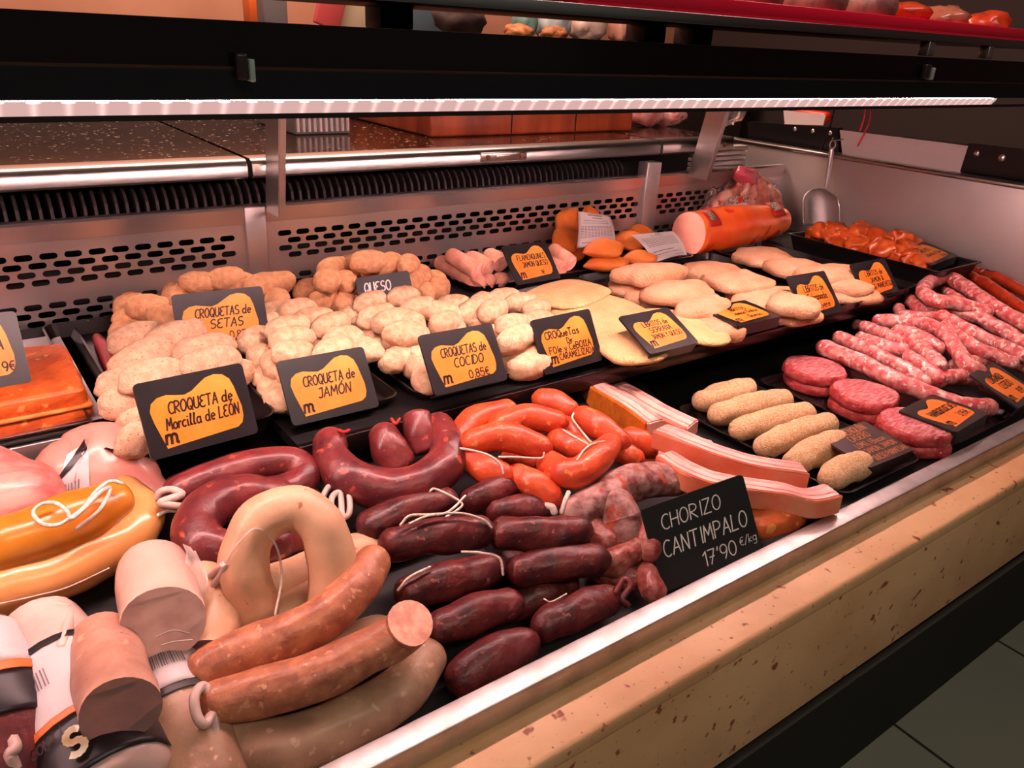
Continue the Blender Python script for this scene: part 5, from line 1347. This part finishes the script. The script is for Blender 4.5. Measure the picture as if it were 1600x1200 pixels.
C(13, 'dark brown card lettered Flamenquín in orange chalk, on breaded rolls', (1.032, .465, .729), (1, .01, -.05), (0, .99, .13),
  [('FLAMENQUÍN', -.02, .80, .15, .8, .05, 0), ('CASERO', .03, .62, .14, .42, .05, 0), ('LOMO, I Bacon', .06, .44, .12, .6, .05, 0), ('JAMON, JAMON', .10, .27, .12, .64, .05, 0), ('QUESO PARMESAN', .10, .08, .12, .7, .05, 0)],
  W=.122, H=.084, body=mat('brown_card', (58, 38, 38), rough=.45), patch=None, ink=OCHRE, wd=.14)
C(14, 'black card reading Hamburguesas 3,95€, lying on the burgers', (1.222, .449, .7445), (1, .08, -.03), (-.08, 1, .0),
  [('HAMBURGUESAS', .04, .48, .16, .66, .08, 0), ('3,95€', .20, .22, .14, .26, .05, 0)], W=.125, H=.088, patch=ORG)
C(15, 'black card reading Longaniza at the right edge, lying on pink sausages', (1.430, .452, .731), (.99, .12, -.06), (-.08, .94, .34),
  [('LONGANIZA', -.05, .62, .15, .5, .06, 0), ('CERDO', .0, .42, .15, .4, .06, 0), ('8,95', .16, .2, .13, .22, .05, 0)], W=.125, H=.09, patch=ORG)
C(16, 'black card cut off by the right edge, above the Longaniza card', (1.72, .560, .742), (.99, -.03, .05), (.01, .98, .19),
  [('CHISTORRA', .02, .48, .16, .6, .08, 0)], patch=ORG)
t17 = C(17, 'large black slate reading Chorizo Cantimpalo 17,90 in white chalk', (.668, .4665, .678), (.95, -.25, .18), (-.05, .46, .89),
  [('CHORIZO', -.06, .70, .17, .62, .1, .02), ('CANTIMPALO', .02, .39, .19, .84, .1, .02), ("17'90", .10, .12, .17, .40, .05, .03), ('€/kg', .39, .20, .10, .18, .1, .05)],
  W=.139, H=.101, body=MATTE, patch=None, ink=CHALK, wd=.085)
p0 = atz(51, 596, .849)
C(0, 'black price card cut off by the left edge, standing on the golden empanada', (p0.x - .058, p0.y, p0.z), (1, .02, -.02), (0, .45, .89), [('EMPANADA', .06, .5, .15, .55, .1, 0), ('9€', .34, .2, .13, .12, 0, 0)], W=.115, H=.086)
# ================================================================== staff side: things on the worktop
WZt = WZ
WOOD = mat('chopping_wood', (178, 82, 44), (128, 50, 28), 14, rough=.45, coat=.2, stretch=(1, 1, .25), bump=.2, bscale=60)
cbp = aty(700, 215, 1.50); cbr = aty(985, 190, 1.50)
def px_x(px, py, y): return aty(px, py, y).x
cb = box('chopping_block', px_x(672, 216, 1.52), px_x(988, 196, 1.52), 1.52, 1.95, WZt + .0005, WZt + .085, WOOD, bev=.006)
tag(cb, 'thick reddish wooden chopping block on the worktop', 'chopping block')
for q in (.36, .68):
    x0 = px_x(672, 216, 1.52); x1 = px_x(988, 196, 1.52); xx = x0 + (x1 - x0) * q
    box('joint_line', xx - .0012, xx + .0012, 1.5185, 1.5205, WZt + .004, WZt + .08, MATTE, cb, bev=0)
# weighing scale plate with grille left of the block
sx0, sx1 = px_x(462, 222, 1.62), px_x(548, 222, 1.62)
sc_ = empty('weighing_scale', ((sx0 + sx1) / 2, 1.7, WZt), 'scale with pale vertical grille, left of the chopping block', 'scale')
box('scale_body', sx0, sx1, 1.62, 1.85, WZt + .0005, WZt + .05, mat('grey_enamel', (120, 112, 110), rough=.4), sc_, bev=.004)
for k in range(10):
    xx = sx0 + (sx1 - sx0) * (k + .5) / 10
    box('grille_bar', xx - .0028, xx + .0028, 1.616, 1.621, WZt + .006, WZt + .046, mat('pale_bar', (226, 206, 200), rough=.4), sc_, bev=.001)
# wrapped meats right of the block
WRAP = mat('wrapped_meat', (196, 92, 84), (226, 168, 158), 26, rough=.25, coat=.6, spots=((150, 40, 44), 30, .62))
for k, (a, lab) in enumerate(((1005, 'clear-wrapped meat pack on worktop, touching the chopping block'), (1040, 'clear-wrapped red meat pack on worktop, second from chopping block'))):
    p = aty(a, 192, 1.60); b = blob_bm(.055, .05, .035, 3, .3, 3, 70 + k); b.transform(Tr((p.x, 1.60, WZt + .034)))
    tag(mesh_obj('meat_pack', b, WRAP), lab, 'meat pack', 'meat packs on the worktop')
p = aty(1130, 185, 1.62); b = blob_bm(.07, .04, .055, 3, .4, 4, 77); b.transform(Tr((p.x, 1.62, WZt + .05)))
tag(mesh_obj('plastic_bag', b, FILM), 'crumpled clear plastic bag at the right end of the worktop', 'bag')
# white slats at right end below the short worktop
p0 = aty(1133, 262, 1.40); p1 = aty(1164, 258, 1.40)
sl = empty('slatted_screen', ((p0.x + p1.x) / 2, 1.42, .86), 'pale slatted screen under the short worktop, behind bagged meat', 'screen')
for k in range(9):
    z = .90 + k * .0125
    box('slat', px_x(1085, 262, 1.40), p1.x, 1.40, 1.425, z, z + .009, mat('pale_slat', (200, 184, 180), rough=.5), sl, bev=.001)
# ================================================================== right of the end wall: knives
BLADE = mat('knife_steel', (226, 208, 206), rough=.5, metal=.1)
KX = 1.955
RIV = mat('rivet_steel', (220, 214, 212), rough=.3, metal=1)
def quad_prism(px4, x, th, m, name, parent=None):
    P = [atx(px, py, x) for px, py in px4]; b = bmesh.new()
    A = [b.verts.new(p) for p in P]; B = [b.verts.new(p + Vector((th, 0, 0))) for p in P]
    b.faces.new(A); b.faces.new(list(reversed(B)))
    for i in range(len(P)): b.faces.new((A[(i + 1) % len(P)], A[i], B[i], B[(i + 1) % len(P)]))
    bmesh.ops.recalc_face_normals(b, faces=list(b.faces))
    return mesh_obj(name, b, m, parent, smooth=False)
def rivets(lst, x, parent):
    for (px, py, r) in lst:
        bb = bmesh.new(); bmesh.ops.create_uvsphere(bb, u_segments=12, v_segments=8, radius=r); bb.transform(Tr(atx(px, py, x)) @ Matrix.Scale(.4, 4, (1, 0, 0))); mesh_obj('rivet', bb, RIV, parent)
k1 = quad_prism([(1312, 203), (1514, 228), (1500, 271), (1420, 262), (1316, 240)], KX, .003, BLADE, 'cleaver')
tag(k1, 'wide steel cleaver with black riveted handle behind the end wall', 'cleaver')
quad_prism([(1514, 224), (1620, 236), (1620, 282), (1500, 268)], KX - .006, .02, BLACK, 'handle', k1)
rivets([(1526, 240, .007), (1565, 247, .008)], KX - .006, k1)
lettering([('CHEF', 0, 0, .010, .05, .1, 0)], k1, Matrix(((0, 0, -1, atx(1395, 219, KX).x - .0012), (-1, 0, 0, atx(1395, 219, KX).y), (0, 1, 0, atx(1395, 219, KX).z), (0, 0, 0, 1))), GREYINK, wd=.14) if False else None
k2 = quad_prism([(1168, 190), (1310, 200), (1310, 238), (1168, 226)], KX + .03, .02, BLACK, 'knife')
tag(k2, 'black riveted knife behind the end wall, left of cleaver', 'knife')
rivets([(1242, 202, .006), (1270, 205, .006), (1297, 208, .006)], KX + .03, k2)
quad_prism([(1224, 172), (1290, 180), (1286, 196), (1226, 194)], KX + .032, .004, BLADE, 'blade', k2)
b = tube_bm([atx(1240, 171, 2.02), atx(1262, 179, 2.02), atx(1290, 184, 2.02)], [.004, .014, .016], 14, 5)
tag(mesh_obj('scraper', b, mat('orange_red_plastic', (226, 52, 28), rough=.35)), 'bright orange-red scraper grip under the LED strip at right', 'scraper')
for k, pts in enumerate((((1353, 168), (1350, 185), (1344, 203)), ((1362, 168), (1357, 195), (1340, 228)))):
    b = tube_bm([atx(px, py, KX - .03 - k * .005) for px, py in pts], .0022, 8, 5)
    tag(mesh_obj('red_ribbon', b, mat('red_cord_m', (226, 50, 62), rough=.5)), ['short red ribbon hanging from canopy before the cleaver', 'longer red ribbon hanging from canopy before the cleaver'][k], 'ribbon', 'red ribbons')
b = tube_bm([atx(1303, 172, KX - .02), atx(1296, 200, KX - .02), atx(1281, 238, KX - .02)], .0025, 8, 4)
tag(mesh_obj('black_cable', b, MATTE), 'thin black cable hanging beside the scoop handle', 'cable')
nb = box('cabinet', 2.08, 2.4, .53, 1.30, .0, 1.03, mat('dark_cabinet', (30, 22, 24), rough=.35), bev=.004); tag(nb, 'dark cabinet beyond the end wall holding the knives', 'cabinet')
# ================================================================== shelf above the canopy with cured meats
SHM = mat('dark_shelf_frame', (40, 30, 32), rough=.35)
ys = .92
sa_, sb_ = aty(1010, 14, ys), aty(1600, 46, ys)
zsh = aty(1350, 40, ys).z
shx0, shx1 = aty(742, 14, ys).x, 2.5
sh = empty('upper_shelf', (1.5, ys + .15, zsh - .03), 'dark shelf above the canopy carrying red trays of cured meat', 'shelf')
box('shelf_board', shx0 - .3, shx1, ys, ys + .40, zsh - .016, zsh - .004, SHM, sh, bev=.001)
box('chrome_edge', shx0 - .3, shx1, ys - .004, ys, zsh - .018, zsh - .003, STEEL, sh, bev=.001)
for px in (1460, 1555):
    xx = aty(px, 55, ys).x
    box('shelf_bracket', xx - .012, xx + .012, ys - .002, ys + .02, max(1.2505, zsh - .05), zsh - .018, STEEL2, sh, bev=.002)
for px, nmb in ((608, 1), (1010, 2), (1085, 3)):
    xx = aty(px, 40, 1.30).x
    box('shelf_post', xx - .030, xx + .030, 1.27, 1.33, 1.2475, zsh - .004 if nmb > 1 else zsh + .25, SHM, sh, bev=.003)
rt = empty('red_tray', (1.75, ys + .15, zsh), 'bright red plastic tray of cured meats on the upper shelf', 'tray')
REDP = mat('red_tray_plastic', (226, 28, 60), rough=.3, coat=.3)
tx0 = aty(905, 8, ys + .01).x
box('tray_base', tx0, 2.45, ys + .01, ys + .30, zsh - .0035, zsh + .002, REDP, rt, bev=0)
box('tray_side', tx0, 2.45, ys + .01, ys + .016, zsh + .002, zsh + .022, REDP, rt, bev=.002)
CUR = mat('cured_grey_purple', (112, 62, 66), (150, 96, 92), 30, rough=.5, bump=.4, bscale=60)
for k, (a, lab) in enumerate(((1195, 'leftmost purple-grey cured sausage in the red tray above'), (1298, 'thick purple-grey cured sausage in the middle of red tray above'), (1378, 'purple-grey cured sausage next to the orange packs above'))):
    p = aty(a, 5, ys + .06); b = tube_bm([Vector((p.x - .01, ys + .055, zsh + .036)), Vector((p.x + .06, ys + .26, zsh + .036))], .033, 18, 4, amp=.004, seed=k)
    tag(mesh_obj('cured_sausage', b, CUR), lab, 'cured sausage', 'cured sausages on the upper shelf')
for k, (a, lab) in enumerate(((1455, 'orange-red meat pack in red tray above, left one'), (1520, 'pale orange wrapped meat in the red tray above, middle one'), (1590, 'orange-red meat pack at the top right corner'))):
    p = aty(a, 5, ys + .06); b = blob_bm(.055, .06, .03, 3, .35, 3, 90 + k); b.transform(Tr((p.x, ys + .12, zsh + .031)))
    tag(mesh_obj('meat_pack', b, mat('orange_pack' + str(k % 2), ((214, 78, 40), (190, 120, 96))[k % 2], ((170, 40, 30), (150, 70, 60))[k % 2], 20, rough=.25, coat=.6)), lab, 'meat pack', 'meat packs on the upper shelf')
MTR = mat('sliced_meat', (206, 70, 76), (246, 196, 188), 26, rough=.3, coat=.5)
for k, (a, lab) in enumerate(((770, 'pack of red sliced meat on the upper shelf, left'), (845, 'pack of pink sliced meat on the upper shelf, middle'), (935, 'pack of pale sliced meat on upper shelf, touching red tray'))):
    p = aty(a, 5, ys + .03); q = aty(a + 42, 5, ys + .03).x - aty(a - 42, 5, ys + .03).x
    b = blob_bm(q / 2, .05, .016, 3, .25, 4, 80 + k, power=.7); b.transform(Tr((p.x, ys + .07, zsh + .0165)))
    tag(mesh_obj('sliced_meat_pack', b, MTR), lab, 'meat pack', 'meat packs on the upper shelf')
# ================================================================== staff area, far behind
def bgbox(name, px0, px1, y, z0, z1, d, m, label, cat, group=None):
    a, c = px_x(px0, 25, y), px_x(px1, 25, y)
    o = box(name, a, c, y, y + d, z0, z1, m, bev=.004); return tag(o, label, cat, group)
# waist-high back counter carrying the background things
bc = box('back_counter', -2.4, 3.3, 2.62, 3.05, 0, 1.24, mat('back_counter_dark', (60, 46, 44), rough=.4), bev=.004); tag(bc, 'dark back counter along the rear wall', 'counter')
pk = mat('pink_panel', (206, 84, 84), rough=.5)
q = bgbox('pink_board', 490, 530, 2.70, 1.2405, 1.55, .02, pk, 'slanted pinkish-red board leaning at the rear wall', 'board')
q.rotation_euler = (0, math.radians(18), 0)
bgbox('cream_box', 530, 575, 2.72, 1.2405, 1.50, .15, mat('cream_box_m', (212, 190, 160), rough=.6), 'cream box on the back counter beside the pink board', 'box')
bgbox('grey_panel', 412, 450, 2.78, 1.2405, 1.6, .1, mat('grey_panel_m', (120, 116, 120), rough=.5), 'grey panel on the back counter left of the pink board', 'panel')
bgbox('orange_tin', 390, 403, 2.70, 1.2405, 1.33, .06, mat('orange_tin_m', (206, 96, 40), rough=.4), 'small orange tin on the back counter at left', 'tin')
bgbox('blue_grey_box', 642, 690, 2.74, 1.33, 1.5, .15, mat('blue_grey_m', (78, 96, 108), rough=.5), 'blue-grey box right of the black post', 'box').location.z = 1.2405
bgbox('cream_box', 636, 720, 2.9, 1.2405, 1.5, .1, mat('cream_box_m', (212, 190, 160), rough=.6), 'cream box behind the blue-grey one', 'box')
hump = aty(720, 36, 2.2); 
tbl = box('side_table', px_x(665, 40, 2.2), px_x(985, 50, 2.2), 2.21, 2.5, 0, 1.228, mat('black_table', (22, 16, 18), rough=.4), bev=.004); tag(tbl, 'black side table behind the worktops', 'table')
b = blob_bm(.085, .06, .055, 3, .3, 3, 50); b.transform(Tr((px_x(718, 36, 2.32), 2.32, 1.228 + .05)))
tag(mesh_obj('dark_cloth', b, mat('dark_cloth_m', (58, 42, 38), rough=.8)), 'dark bundled cloth on the side table', 'cloth')
for k, (a, lab) in enumerate(((810, 'tan wrapped loaf on side table, left'), (865, 'tan wrapped loaf on side table, right'))):
    b = blob_bm(.05, .04, .028, 3, .4, 4, 60 + k); b.transform(Tr((px_x(a, 46, 2.32), 2.32, 1.228 + .026)))
    tag(mesh_obj('wrapped_loaf', b, mat('tan_loaf', (186, 120, 72), (140, 80, 50), 30, rough=.6)), lab, 'loaf', 'loaves on the side table')
for k, (a, wd, c_, lab) in enumerate(((820, .04, (110, 150, 140), 'greenish jar on back counter'), (865, .07, (190, 200, 204), 'pale crumpled pack on the back counter'), (920, .08, (222, 190, 176), 'cream pack on back counter, middle'), (968, .03, (206, 150, 130), 'small pinkish pack on back counter, right'))):
    x = px_x(a, 30, 2.75); bx = blob_bm(wd, .05, .055, 3, .25, 4, 30 + k, power=.7); bx.transform(Tr((x, 2.75, 1.24 + .054)))
    tag(mesh_obj('counter_pack', bx, mat('pack%d' % k, c_, rough=.4)), lab, 'pack', 'packs on the back counter')
